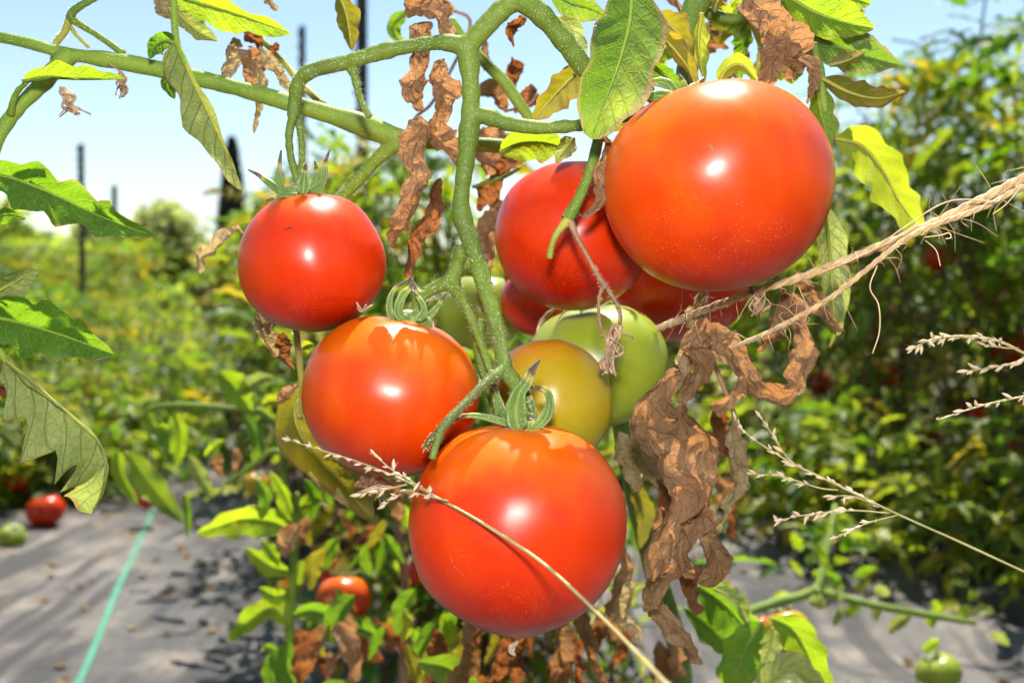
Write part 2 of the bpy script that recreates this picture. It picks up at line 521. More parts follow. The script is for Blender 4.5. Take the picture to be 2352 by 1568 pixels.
M['post'] = simple_mat('post_steel', (.012, .016, .018), (.03, .034, .036), scale=20, rough=.5, bump=.1)
M['bark'] = simple_mat('bark', (.10, .07, .05), (.18, .13, .09), scale=12, rough=.9, bump=.6, bscale=40, bdist=.02)
M['cypress'] = leaf_mat('cypress_scale', (.010, .022, .012), (.02, .036, .016), (.03, .045, .02), (.03, .05, .02), yamt=.2, tmix=.1, detail=False)

# ------------------------------------------------------------------ ground and path fabric
ROW = unit(np.array([-0.237, 0.97]))           # direction in which the rows run
CRS = np.array([ROW[1], -ROW[0]])              # across the rows, to the right


def row_pt(off, s):
    """off metres right of the hero row, s metres along it"""
    q = np.array([0.07, 0.45]) + CRS * off + ROW * s
    return q


def fabric_z(x, y):
    q = np.array([x, y]) - np.array([0.07, .45])
    o, s = float(q @ CRS), float(q @ ROW)
    z = .012 * noise.noise(Vector((o * 2.1, s * .9, 1.3)))
    z += .010 * (1 - abs(noise.noise(Vector((o * 5.0 + .8 * noise.noise(Vector((s, o, 0))), s * 1.1 + o * 1.5, 4.2)))) * 2) ** 3 * .5
    if o > .15:
        z += .030 * max(0, 1 - abs(noise.noise(Vector((o * 3.4 + s * 2.6, s * .5, 9.2)))) * 3.2) * min(1, (o - .15) * 3)
        z += .012 * noise.noise(Vector((o * 9 + s * 6, s * 2.0, 3.0)))
    z += .004 * noise.noise(Vector((o * 17, s * 9, 2.0)))
    return z + .03


m, nt, out, co = new_mat('fabric_weave')
vec = co.outputs['Object']
big = noi(nt, vec, 3.5, 5, .6)
col = mixc(nt, sstep(nt, big, .35, .68), (.085, .081, .082), (.16, .147, .134))
col = mixc(nt, sstep(nt, noi(nt, vec, 11, 5, .65), .48, .68), col, (.25, .215, .18))
mp = nd(nt, 'ShaderNodeMapping', {'Vector': vec, 'Rotation': (0, 0, R(-13.7)), 'Scale': (8.0, .8, 1)})
st = noi(nt, mp.outputs[0], 3.0, 4)
col = mixc(nt, mth(nt, 'MULTIPLY', sstep(nt, st, .44, .60), .85), col, (.052, .049, .05))
wv1 = nd(nt, 'ShaderNodeTexWave', {'Vector': nd(nt, 'ShaderNodeMapping', {'Vector': vec, 'Rotation': (0, 0, R(-13.7))}).outputs[0], 'Scale': 160, 'Distortion': .6}, bands_direction='X').outputs[1]
wv2 = nd(nt, 'ShaderNodeTexWave', {'Vector': nd(nt, 'ShaderNodeMapping', {'Vector': vec, 'Rotation': (0, 0, R(-13.7))}).outputs[0], 'Scale': 110, 'Distortion': .6}, bands_direction='Y').outputs[1]
hh = mth(nt, 'ADD', mth(nt, 'MULTIPLY', wv1, wv2), mth(nt, 'MULTIPLY', noi(nt, vec, 26, 4), 5.0))
b = nd(nt, 'ShaderNodeBump', {'Strength': .7, 'Distance': .002, 'Height': hh})
pb = nd(nt, 'ShaderNodeBsdfPrincipled', {'Base Color': col, 'Roughness': .62, 'Specular IOR Level': .22, 'Normal': b.outputs[0]})
nt.links.new(pb.outputs[0], out.inputs[0])
M['fabric'] = m
M['stripe'] = simple_mat('fabric_stripe', (.045, .20, .12), (.07, .25, .16), scale=30, rough=.5)
M['soil'] = simple_mat('soil', (.13, .105, .07), (.20, .19, .09), scale=1.5, rough=.95, bump=.8, bscale=20, bdist=.03)

g = 900.0
ground = build('ground', ([(-g, -g, 0), (g, -g, 0), (g, g, 0), (-g, g, 0)], [(0, 1, 2, 3)], [(0, 0), (1, 0), (1, 1), (0, 1)]), M['soil'], base=(0, 0, 0), smooth=False)
tag(ground, 'dry soil and stubble of the garden plot under the rows', kind='structure')

ss = np.concatenate([np.arange(-1.2, .4, .15), np.arange(.4, 4.2, .028), np.arange(4.2, 18, .3)])
oo = np.arange(-1.15, 2.05, .028)
V = []; U = []
for s in ss:
    for o in oo:
        q = row_pt(o, s)
        V.append((q[0], q[1], fabric_z(q[0], q[1]))); U.append((o, s))
W = len(oo)
F = [(i * W + j, i * W + j + 1, (i + 1) * W + j + 1, (i + 1) * W + j) for i in range(len(ss) - 1) for j in range(W - 1)]
fabric = build('path', (V, F, U), M['fabric'], base=(0, 0, 0))
tag(fabric, 'grey woven weed fabric laid over the path between the rows', kind='structure')
# green guide stripe woven into the fabric
V = []
sa, sb = row_pt(0, 0), None
st_line = [np.array([-.54, 1.359]) + np.array([-.237, .97]) * t for t in np.arange(-.5, 7, .03)]
for q in st_line:
    for k in (-.5, 0, .5):
        x, y = q + CRS * k * .0095
        V.append((x, y, fabric_z(x, y) + .0035))
F = [(i * 3 + j, i * 3 + j + 1, i * 3 + j + 4, i * 3 + j + 3) for i in range(len(st_line) - 1) for j in range(2)]
build('stripe', (V, F, [(v[0], v[1]) for v in V]), M['stripe'], parent=fabric)

# ------------------------------------------------------------------ a compound leaf, in several shapes
LEAFLETS = {}


def compound(seed, kind):
    rnd = random.Random(seed)
    L = rnd.uniform(.11, .17)
    dry = kind == 'far_dry'
    droop = rnd.uniform(.25, .6) + (.5 if dry else 0)
    axis = np.array([(0, 0, 0), (L * .4, rnd.uniform(-.01, .01), .02 - droop * .02), (L * .8, rnd.uniform(-.015, .015), -droop * L * .4), (L, 0, -droop * L * .8)])
    ax = smooth_path(axis, 10)
    items = [tube(axis, [.0017, .0012, .0008], n=6, seg=4)]
    spots = [(.3, 1), (.33, -1), (.6, 1), (.64, -1), (.85, 1), (.88, -1), (1.0, 0)]
    for t, s in spots:
        if rnd.random() < .1 and s: continue
        p0 = ax[int(t * 10)]
        ln = rnd.uniform(.035, .06) * (1.25 if s == 0 else 1) * (.7 if t < .4 else 1)
        d = np.array([.55 if s else 1.0, s * rnd.uniform(.7, 1.0), -rnd.uniform(.0, .5) - (.8 if dry else 0)])
        d = unit(d)
        bend = rnd.uniform(.1, .5) + (.5 if dry else 0)
        pts = [p0, p0 + d * ln * .35, p0 + d * ln * .7 + np.array([0, 0, -bend * ln * .25]), p0 + d * ln * .95 + np.array([0, 0, -bend * ln * .7])]
        hint = np.array([rnd.uniform(-.4, .4), rnd.uniform(-.4, .4), 1])
        f = rnd.uniform(.05, .5) + (.5 if dry else 0)
        items.append(leaf(pts, ln * (.48 if not dry else .42), fold=(f, f), curl=(.2 if not dry else 1.4,) * 2, lobes=2.6, depth=.55, wave=.2, puff=0, nu=11, nv=2,
                          seed=rnd.randint(0, 9999), hint=hint, crumple=.25 if dry else 0))
    v, f, u = join(items)
    return mesh('leaf', v, f, M[kind], u)


for kind in ('far_green', 'far_lime', 'far_yellow', 'far_dry'):
    LEAFLETS[kind] = [compound(i * 17 + len(kind), kind) for i in range(6)]


def put(parent, me, name, loc, yaw, pitch, rollv, scale):
    o = bpy.data.objects.new(name, me)
    COL.objects.link(o)
    o.parent = parent
    o.location = Vector(tuple(np.array(loc) - ORG[parent.name]))
    o.rotation_euler = (rollv, pitch, yaw)
    o.scale = (scale,) * 3
    return o


MASS = {}


def foliage_mass(key, h, spread, n, mix, lowdry, zlo=.12):
    """the inner leaves of a plant, too many and too deep in to tell apart: one mesh"""
    if key in MASS: return MASS[key]
    rnd = random.Random(hash(str(key)) % 1 + len(MASS) * 13 + 5)
    kinds = ('far_green', 'far_lime', 'far_yellow', 'far_dry')
    V, F, MI = [], [], []
    cnt = 0
    cache = {}
    for k in kinds:
        for i, me in enumerate(LEAFLETS[k]):
            co_ = np.empty(len(me.vertices) * 3); me.vertices.foreach_get('co', co_)
            cache[(k, i)] = (co_.reshape(-1, 3), [tuple(p.vertices) for p in me.polygons])
    for _ in range(n):
        z = h * (zlo + (1 - zlo) * rnd.random())
        t = z / h
        w = spread * (1.05 - .45 * t)
        r = rnd.random()
        if r < lowdry * (1.25 - t * 1.3): kd = 3
        else:
            r = rnd.random()
            kd = 0 if r < mix[0] else (1 if r < mix[0] + mix[1] else 2)
        cv, cf = cache[(kinds[kd], rnd.randrange(6))]
        s = rnd.uniform(.85, 1.4)
        yaw = rnd.uniform(0, 6.28)
        m3 = np.array(Matrix.Rotation(yaw, 3, 'Z') @ Matrix.Rotation(rnd.uniform(-.6, .6) if kd < 3 else rnd.uniform(.3, 1.3), 3, 'Y') @ Matrix.Rotation(rnd.uniform(-.7, .7), 3, 'X'))
        off = np.array([rnd.gauss(0, w * .55), rnd.gauss(0, w * .55), z]) - m3 @ np.array([.06, 0, 0])
        V.append(cv @ m3.T * s + off)
        F += [tuple(i + cnt for i in f) for f in cf]
        MI += [kd] * len(cf)
        cnt += len(cv)
    MASS[key] = mesh('foliage', np.vstack(V), F, [M[k] for k in kinds], None, True, MI)
    return MASS[key]


def mass(root, me, yaw, z=0.0):
    o = bpy.data.objects.new('foliage', me)
    COL.objects.link(o)
    o.parent = root
    o.location = (0, 0, z)
    o.rotation_euler = (0, 0, yaw)
    o['kind'] = 'stuff'
    return o


def plant(x, y, h, spread, nleaf, seed, mix, label, group, lowdry=.3, stems=4, lean=(0, 0), zbias=1.0, inner=None, isc=1.0, ixy=1.0):
    """one tomato plant: wandering stems and compound leaves all round them"""
    rnd = random.Random(seed)
    z0 = .03
    root = empty('tomato_plant', (x, y, z0), label, 'plant', group)
    paths = []
    for i in range(stems):
        a = rnd.uniform(0, 6.28)
        tx = x + math.cos(a) * spread * rnd.uniform(.2, 1) + lean[0]
        ty = y + math.sin(a) * spread * rnd.uniform(.2, 1) + lean[1]
        hh = h * rnd.uniform(.6, 1)
        pts = [(x + rnd.uniform(-.03, .03), y + rnd.uniform(-.03, .03), z0 - .01),
               (x + (tx - x) * .3 + rnd.uniform(-.05, .05), y + (ty - y) * .3 + rnd.uniform(-.05, .05), z0 + hh * .4),
               (x + (tx - x) * .7 + rnd.uniform(-.05, .05), y + (ty - y) * .7 + rnd.uniform(-.05, .05), z0 + hh * .8),
               (tx, ty, z0 + hh)]
        paths.append(smooth_path(pts, 20))
        build('stem', tube(pts, [.007, .0055, .004, .002], n=10, seg=5, bump=.15, seed=seed + i), M['stem_light'] if i % 2 else M['stem'], parent=root)
    if inner:
        mass(root, inner, rnd.uniform(0, 6.28)).scale = (ixy, ixy, isc)
    for k in range(nleaf):
        p = paths[k % stems]
        t = rnd.random() ** (1 / zbias)
        q = p[int(t * 20)] + np.array([rnd.gauss(0, spread * .22), rnd.gauss(0, spread * .22), rnd.gauss(0, .02)])
        q[2] = max(q[2], .07)
        low = (q[2] - z0) / h
        r = rnd.random()
        if r < lowdry * (1.25 - low * 1.4):
            kind = 'far_dry'
        else:
            r = rnd.random()
            kind = 'far_green' if r < mix[0] else ('far_lime' if r < mix[0] + mix[1] else 'far_yellow')
        out_a = math.atan2(q[1] - y, q[0] - x) + rnd.gauss(0, .9)
        dry = kind == 'far_dry'
        put(root, LEAFLETS[kind][rnd.randrange(6)], 'dried_leaf' if dry else 'leaf', q, out_a, rnd.uniform(-.7, .5) if not dry else rnd.uniform(.2, 1.2), rnd.uniform(-.7, .7), rnd.uniform(.85, 1.4))
    return root


# the row on the right of the path, close and tall
rr = random.Random(5)
ORD = ['first', 'second', 'third', 'fourth', 'fifth', 'sixth', 'seventh', 'eighth', 'ninth', 'tenth', 'eleventh', 'twelfth']
MR = [foliage_mass(('right', i), .9, .27, 200, (.34, .52, .14), .42) for i in range(3)]
for i, s in enumerate([1.15, 1.5, 1.88, 2.28, 2.75, 3.3, 4.0, 5.0]):
    q = row_pt(1.27 + rr.uniform(-.08, .08), s)
    plant(q[0], q[1], [1.12, 1.15, 1.12, 1.0, .9, .82, .8, .8][i], .27, [52, 60, 60, 56, 44, 36, 30, 24][i], 100 + i, (.38, .48, .14),
          'tall leafy tomato plant, %s from the near end of the right-hand row' % ORD[i], 'tomato plants in the right-hand row', lowdry=.42, stems=5, zbias=1.25, inner=MR[i % 3], isc=[1.12, 1.15, 1.1, 1, 1, 1, 1, 1][i])
# young sprawling plants at the foot of that row, in full sun
ML = [foliage_mass(('low', i), .30, .2, 55, (.35, .55, .10), .12, zlo=.2) for i in range(2)]
for i, (o, s) in enumerate([(.98, 1.15), (.93, 1.5), (.88, 1.9), (.80, 2.35), (.7, 2.9)]):
    q = row_pt(o, s)
    plant(q[0], q[1], .36, .17, 26, 160 + i, (.35, .55, .10), 'low bright green plant, %s from the near end at the foot of the right-hand row' % ORD[i], 'low plants at the foot of the right-hand row', lowdry=.1, stems=4, inner=ML[i % 2])
# the hero row going on behind the fruit
MH = [foliage_mass(('hero', i), .6, .2, 165, (.5, .36, .14), .6) for i in range(3)]
for i, (s, h) in enumerate([(.78, .46), (1.2, .70), (1.75, .76), (2.4, .82), (3.2, .85), (4.2, .85)]):
    q = row_pt([.07, .06, .03, .02, .0, .0][i] + rr.uniform(-.03, .03), s)
    plant(q[0], q[1], h, [.10, .12, .16, .17, .17, .17][i], [34, 40, 40, 36, 34, 28][i], 200 + i, (.5, .38, .12), 'out-of-focus tomato plant, %s in line behind the hanging fruit' % ORD[i], 'tomato plants behind the hanging fruit', lowdry=.5, inner=MH[i % 3], ixy=[.7, .75, .9, 1, 1, 1][i], isc=h / .6)
# the row on the left of the path, lower and sprawling
MLL = [foliage_mass(('left', i), .52, .34, 130, (.38, .50, .12), .22) for i in range(3)]
for i, s in enumerate([2.35, 2.8, 3.2, 3.7, 4.3, 5.0, 6.0]):
    q = row_pt(-1.0 + rr.uniform(-.08, .08), s)
    plant(q[0], q[1], [.42, .52, .58, .6, .64, .66, .68][i], .30, [44, 46, 44, 40, 34, 28, 24][i], 300 + i, (.38, .50, .12), 'sprawling sunlit tomato plant, %s from the near end of the left-hand row' % ORD[i], 'tomato plants in the left-hand row', lowdry=.2, inner=MLL[i % 3])
for i, (o, s, h) in enumerate([(-.86, 2.25, .30), (-.62, 2.35, .26), (-.74, 2.5, .4), (-.5, 2.65, .34), (-.65, 2.8, .42), (-.40, 3.15, .40), (-.6, 3.1, .45), (-.42, 3.7, .42), (-.6, 3.8, .5), (-.5, 4.5, .5)]):
    q = row_pt(o, s)
    plant(q[0], q[1], h, .16, 20, 380 + i, (.35, .53, .12), 'low tomato plant spilling over the path beside the left-hand row, %s from the camera' % ORD[i], 'low plants spilling over the path', lowdry=.15, stems=4, inner=ML[i % 2])
# rows farther off: the plants merge into a field
MF = [foliage_mass(('far', i), .85, .42, 170, (.36, .50, .14), .2) for i in range(4)]
MT = [foliage_mass(('tall', i), 1.0, .38, 170, (.48, .42, .10), .3) for i in range(3)]


def far_plant(o, s, me, label, group, seed, sc=1.0):
    q = row_pt(o, s)
    root = empty('tomato_plant', (q[0], q[1], .0), label, 'plant', group)
    rnd = random.Random(seed)
    build('stem', tube([(q[0], q[1], -.01), (q[0] + .03, q[1], .35 * sc), (q[0], q[1] + .03, .75 * sc)], [.008, .006, .003], n=6, seg=5), M['stem_light'], parent=root)
    f = mass(root, me, rnd.uniform(0, 6.28), 0)
    f.scale = (sc * 1.1, sc * 1.1, sc)


k = 0
for o, s in [(1.3, .7), (1.25, .2), (1.3, -.4), (1.3, -1.1), (-1.05, 1.35), (-1.1, .8), (-1.15, .2), (-1.1, -.5), (-1.1, -1.2), (.25, -1.7), (-.5, -1.8), (.9, -1.8)]:  # plants added out of view to cut the sky fill
    k += 1
    far_plant(o, s, MT[k % 3], 'unseen tomato plant added around the camera to block sky light', 'plants added around the camera to block sky light', 700 + k, .95)
for rowname, o, ss_ in [('second row left of the path', -1.75, (2.5, 3.1, 3.8, 4.6, 5.5, 6.6, 7.8, 9.2)), ('third row left of the path', -2.6, (3.4, 4.3, 5.3, 6.5, 7.8, 9.4)), ('fourth row left of the path', -3.5, (5.2, 6.4, 7.8, 9.4, 11.5)), ('fifth row left of the path', -4.6, (7.6, 9.2, 11, 13)), ('far end of the left-hand row', -.95, (7.2, 8.4)), ('far end of the row that bears the fruit', -.05, (5.4, 6.6)), ('sixth row left of the path', -5.8, (10, 12))]:
    for j, s in enumerate(ss_):
        k += 1
        far_plant(o + rr.uniform(-.15, .15), s, MF[k % 4], 'blurred tomato plant, %s nearest in the %s' % (ORD[j], rowname), 'far tomato plants of the field', 400 + k, .88 + .035 * s)
for rowname, o, ss_ in [('second row on the right', 2.35, (1.9, 2.4, 3.0, 3.6, 4.3, 5.2, 6.4, 8.0)), ('third row on the right', 3.5, (3.0, 3.8, 4.8, 6.0, 7.6)), ('far end of the right-hand row', 1.25, (6.0, 7.2, 8.8, 11))]:
    for j, s in enumerate(ss_):
        k += 1
        far_plant(o + rr.uniform(-.12, .12), s, MT[k % 3], 'tall tomato plant, %s nearest in the %s' % (ORD[j], rowname), 'tomato plants behind the right-hand row', 400 + k, .85)

# ------------------------------------------------------------------ steel trellis posts with studs
def tpost(x, ytop, d, wpx, label, base_y=None):
    top = A(x, ytop, d)
    w = wpx * d / FPX
    root = empty('trellis_post', (top[0], top[1], 0), label, 'post', 'studded steel posts of the rows')
    z1 = top[2]
    prof = [(-.5, -.1), (.5, -.1), (.5, .08), (.1, .08), (.1, .55), (-.1, .55), (-.1, .08), (-.5, .08)]
    v = [(top[0] + px * w, top[1] + py * w, z) for z in (-.1, z1) for px, py in prof]
    n = len(prof)
    f = [(i, (i + 1) % n, n + (i + 1) % n, n + i) for i in range(n)] + [tuple(range(n))[::-1], tuple(range(n, 2 * n))]
    build('shaft', (v, f, [(0, 0)] * len(v)), M['post'], parent=root, smooth=False)
    z = .25; k = 0
    while z < z1 - .02:
        c = np.array([top[0] - w * .42, top[1] - w * .1, z])
        s = w * .26
        vv = [c + np.array([a * s, bb * s - s * .6, e * s * .9]) for a in (-1, 1) for bb in (-1, 1) for e in (-1, 1)]
        ff = [(0, 1, 3, 2), (4, 6, 7, 5), (0, 4, 5, 1), (2, 3, 7, 6), (0, 2, 6, 4), (1, 5, 7, 3)]
        build('stud', (vv, ff, [(0, 0)] * 8), M['post'], parent=root, smooth=False)
        z += .055
    return root


tpost(830, -120, 3.0, 26, 'dark studded steel post rising out of the top of the frame')
tpost(694, 60, 4.6, 15, 'steel post behind the stem of the small left-hand tomato')
tpost(186, 330, 6.5, 14, 'dark steel post nearest the left edge of the picture')
tpost(263, 425, 8.5, 12, 'shorter distant post just right of the leftmost post')
tpost(637, 385, 8.0, 10, 'thin distant post beside the calyx of the left-hand tomato')
tpost(1036, 420, 7.0, 12, 'distant post glimpsed behind the central stem')

# ------------------------------------------------------------------ trees far behind
def blob_leaves(center, rad, n, size, seed, squash=1.0, inner=.55):
    rnd = random.Random(seed)
    V, F, U = [], [], []
    lumps = [(np.array([rnd.gauss(0, .45) * rad, rnd.gauss(0, .45) * rad, rnd.uniform(-1.0, .62) * rad * squash]), rnd.uniform(.32, .55) * rad) for _ in range(22)]
    for k in range(n):
        c, r = lumps[rnd.randrange(22)]
        d = unit(np.array([rnd.gauss(0, 1), rnd.gauss(0, 1), rnd.gauss(0, 1)]))
        q = center + c + d * r * rnd.uniform(inner, 1.0) * np.array([1, 1, squash])
        a = unit(np.array([rnd.gauss(0, 1), rnd.gauss(0, 1), rnd.gauss(0, .6)]))
        bv = unit(np.cross(a, np.array([rnd.gauss(0, 1), rnd.gauss(0, 1), rnd.gauss(0, 1)])))
        s = size * rnd.uniform(.6, 1.3)
        i = len(V)
        V += [q - a * s, q + bv * s * .45, q + a * s, q - bv * s * .45]
        U += [(0, .5), (.5, 1), (1, .5), (.5, 0)]
        F.append((i, i + 1, i + 2, i + 3))
    return V, F, U


M['tree'] = leaf_mat('tree_leaf', (.13, .19, .03), (.19, .25, .04), (.28, .29, .05), (.60, .70, .06), yamt=.45, tmix=.55, detail=False)
M['tree_grey'] = leaf_mat('tree_leaf_grey', (.17, .20, .08), (.23, .25, .10), (.28, .28, .12), (.55, .60, .15), yamt=.35, tmix=.55, detail=False)


def tree(x, ytop, d, wpx, mat, label, seed, n=6500):
    top = A(x, ytop, d)
    rad = wpx * d / FPX / 2
    root = empty('broadleaf_tree', (top[0], top[1], 0), label, 'tree', 'trees beyond the garden')
    hc = max(top[2] - rad * .95, .5)
    build('trunk', tube([(top[0], top[1], -.05), (top[0] + .1 * rad, top[1], hc * .5), (top[0], top[1], hc)], [.09 * rad, .07 * rad, .03 * rad], seg=8, bump=.2, seed=seed), M['bark'], parent=root)
    for k in range(4):
        a = k * 1.6 + seed
        build('limb', tube([(top[0], top[1], hc * .7), (top[0] + math.cos(a) * rad * .4, top[1] + math.sin(a) * rad * .4, hc * .95), (top[0] + math.cos(a) * rad * .7, top[1] + math.sin(a) * rad * .7, hc + rad * .3)], [.04 * rad, .025 * rad, .01 * rad], seg=6), M['bark'], parent=root)
    c = build('crown', blob_leaves(np.array([top[0], top[1], hc]), rad, n, .11 * rad + .03, seed), M[mat], parent=root)
    c['kind'] = 'stuff'


tree(315, 478, 22, 340, 'tree_grey', 'grey-green rounded tree standing above the left-hand rows', 11)
tree(150, 505, 18, 440, 'tree', 'mid green tree behind the two left-hand posts', 12)
tree(-20, 510, 17, 440, 'tree', 'bushy green tree at the far left edge', 13)
tree(395, 565, 24, 300, 'tree_grey', 'low grey-green tree left of the dark cypress', 14)
tree(-80, 520, 24, 220, 'tree_grey', 'pale tree half out of the picture at the left', 15)
tree(640, 610, 30, 220, 'tree', 'low green tree to the right of the dark cypress', 16)
tree(850, 600, 30, 260, 'tree', 'far tree seen behind the small hanging tomato', 17)
tree(1080, 590, 30, 270, 'tree_grey', 'far tree seen behind the central stem', 18)
tree(1330, 600, 30, 280, 'tree', 'far tree hidden mostly by the hanging fruit', 19)
tree(2000, 560, 24, 300, 'tree', 'far tree behind the right-hand row', 20)
tree(2300, 540, 22, 300, 'tree_grey', 'far tree at the right edge behind the tall plants', 21)

# the dark cypress
ct = A(532, 318, 21)
root = empty('cypress_tree', (ct[0], ct[1], 0), 'narrow almost black cypress between the left-hand rows and the fruit', 'tree')
build('trunk', tube([(ct[0], ct[1], -.05), (ct[0], ct[1], 1.2), (ct[0], ct[1], ct[2] * .9)], [.09, .07, .02], seg=8), M['bark'], parent=root)
rnd = random.Random(3)
V, F, U = [], [], []
for k in range(9000):
    z = rnd.uniform(.25, ct[2])
    t = z / ct[2]
    rr_ = (.43 * (1 - t) ** .6 * min(1, t * 5) + .02) * rnd.uniform(.75, 1.0) * (1 + .18 * noise.noise(Vector((z * 2.5, k % 7, 0))))
    a = rnd.uniform(0, 6.28)
    q = np.array([ct[0] + math.cos(a) * rr_, ct[1] + math.sin(a) * rr_, z])
    up = unit(np.array([math.cos(a) * .5, math.sin(a) * .5, 1]) + np.array([rnd.gauss(0, .3) for _ in range(3)]))
    sd_ = unit(np.cross(up, np.array([math.cos(a + rnd.gauss(0, .8)), math.sin(a + rnd.gauss(0, .8)), 0])))
    i = len(V); s = rnd.uniform(.04, .09)
    V += [q - up * s * .4, q + sd_ * s * .35, q + up * s, q - sd_ * s * .35]
    U += [(0, .5), (.5, 1), (1, .5), (.5, 0)]; F.append((i, i + 1, i + 2, i + 3))
c = build('crown', (V, F, U), M['cypress'], parent=root)
c['kind'] = 'stuff'

# ------------------------------------------------------------------ fruit
def fruit_mesh(seed, squash, lobes, lamp, dimple, tip, nt_=44, np_=72):
    rnd = random.Random(seed)
    ph = rnd.uniform(0, 6)
    V, F, U = [], [], []
    for i in range(nt_ + 1):
        th = math.pi * i / nt_
        for j in range(np_):
            f = 2 * math.pi * j / np_
            rad = math.sin(th) ** .93 if 0 < th < math.pi else 0
            lob = lamp * (math.cos(lobes * f + ph) + .5 * math.cos((lobes - 2) * f + ph * 2)) * math.exp(-(th / 1.15) ** 2) + .35 * lamp * math.cos(lobes * f + ph) * math.exp(-((math.pi - th) / .9) ** 2)
            rad *= 1 + lob
            z = squash * math.cos(th) - dimple * math.exp(-(th / .36) ** 2) * (1 + .3 * math.cos(lobes * f + ph)) - tip * math.exp(-((math.pi - th) / .30) ** 2)
            v = Vector((rad * math.cos(f), rad * math.sin(f), z))
            v *= 1 + .05 * noise.noise(v * .8 + Vector((seed * 2.3, 0, 0))) + .012 * noise.noise(v * 2.6 + Vector((0, seed * 1.3, 0)))
            V.append(v); U.append((j / np_, i / nt_))
    for i in range(nt_):
        for j in range(np_):
            k = (j + 1) % np_
            F.append((i * np_ + j, (i + 1) * np_ + j, (i + 1) * np_ + k, i * np_ + k))
    return V, F, U


def fruit(x, y, d, rpx, mat, label, axis=(0, 0, 1), squash=.88, lobes=5, lamp=.02, dimple=.12, tip=.02, seed=1, group='tomatoes on the hanging trusses', loc=None, rm=None):
    c = A(x, y, d) if loc is None else np.array(loc, float)
    r = rpx * d / FPX if rm is None else rm
    root = empty('tomato', c - np.array([0, 0, r * .9]), label, 'tomato', group)
    v, f, u = fruit_mesh(seed, squash, lobes, lamp, dimple, tip)
    o = bpy.data.objects.new('skin', mesh('skin', v, f, M[mat], u))
    COL.objects.link(o)
    o.parent = root
    o.location = (0, 0, r * .9)
    o.scale = (r, r, r)
    ax = Vector(axis).normalized()
    o.rotation_mode = 'QUATERNION'
    o.rotation_quaternion = Vector((0, 0, 1)).rotation_difference(ax)
    return root, c, r, np.array(ax)


def sepal(root, pts, wpx, d, flat=.4, mat='sepal', taper=None, hint=None, name='sepal'):
    p = P(pts, d) if not isinstance(pts, np.ndarray) else pts
    w = wpx * d / FPX
    if mat != 'sepal':
        rad = np.array(taper or [.55, .95, 1.0, .8, .5, .25, .05]) * w / 2
        return build(name, tube(p, rad, n=16, seg=8, flat=flat, hint=hint), M[mat], parent=root)
    sd_ = int(pts[-1][0]) % 97
    o = build(name, leaf(p, w * 1.25, roll=(sd_ % 50) - 25, fold=(.45, .45), curl=(.5, .5), lobes=1, depth=0, wave=.1, puff=0, nu=20, nv=3, seed=sd_, shape=(.42, .75), skew=.1), M[mat], parent=root)
    so = o.modifiers.new('thickness', 'SOLIDIFY'); so.thickness = .0007; so.offset = 0
    return o


def on_skin(cen, rad, pts, d):
    """push picture points back on to the near side of a fruit"""
    out_ = []
    for a in P(pts, d):
        dirv = unit(a - CAM); oc = CAM - cen
        bq = dirv @ oc
        out_.append(CAM + dirv * (-bq - math.sqrt(max(bq * bq - (oc @ oc - rad ** 2), 0))))
    return np.array(out_)


def snap(o, skin_owner, lift=.0001):
    sk = [ch for ch in skin_owner.children if ch.name.startswith('skin')][0]
    m_ = o.modifiers.new('lie_on_skin', 'SHRINKWRAP')
    m_.target = sk; m_.wrap_method = 'NEAREST_SURFACEPOINT'; m_.wrap_mode = 'ABOVE_SURFACE'; m_.offset = lift


T1 = fruit(715, 599, .405, 169, 'red', 'small red tomato hanging alone from the left end of the truss', axis=(-.12, .05, 1), squash=.95, lamp=.012, dimple=.07, tip=.01, seed=3, lobes=4)[0]
T2 = fruit(897, 908, .395, 206, 'orange', 'orange-red tomato touching the lower side of the small red one', axis=(.20, .12, 1), squash=.90, lamp=.014, dimple=.12, tip=.02, seed=5)[0]
T3 = fruit(1189, 1199, .372, 250, 'scarlet', 'lowest big red tomato crossed by a grass stalk, withered style underneath', axis=(.02, .10, 1), squash=.965, lamp=.012, dimple=.08, tip=.075, seed=8, lobes=6)[0]
T4 = fruit(1652, 432, .385, 264, 'orange', 'biggest red tomato, upper right, above the twine', axis=(-.30, .18, 1), squash=.90, lamp=.014, dimple=.12, tip=.01, seed=13, lobes=5)[0]
T5 = fruit(1318, 538, .44, 178, 'red', 'red tomato half hidden behind the biggest one, forked stalk across it', axis=(.1, .2, 1), squash=.95, lamp=.012, dimple=.1, tip=.01, seed=17)[0]
T6 = fruit(1370, 838, .475, 164, 'greenfruit', 'pale green unripe tomato with a dry seam on its shoulder', axis=(-.15, .0, 1), squash=.88, lamp=.03, dimple=.12, tip=.01, seed=19, lobes=5)[0]
T7 = fruit(1264, 920, .42, 141, 'amber', 'yellow-green tomato turning orange on top, above the lowest red one', axis=(-.2, .2, 1), squash=1.02, lamp=.01, dimple=.05, tip=.02, seed=23)[0]
T8 = fruit(1243, 690, .515, 92, 'red', 'shaded red tomato showing a patch left of the green one', axis=(0, .2, 1), seed=29)[0]
T9 = fruit(1562, 655, .52, 158, 'red', 'deep red tomato in shadow right behind the biggest tomato', axis=(.1, .1, 1), squash=.8, seed=31)[0]
T10 = fruit(1108, 715, .56, 98, 'greenfruit', 'blurred pale green tomato behind the central stem', axis=(0, .1, 1), seed=37)[0]

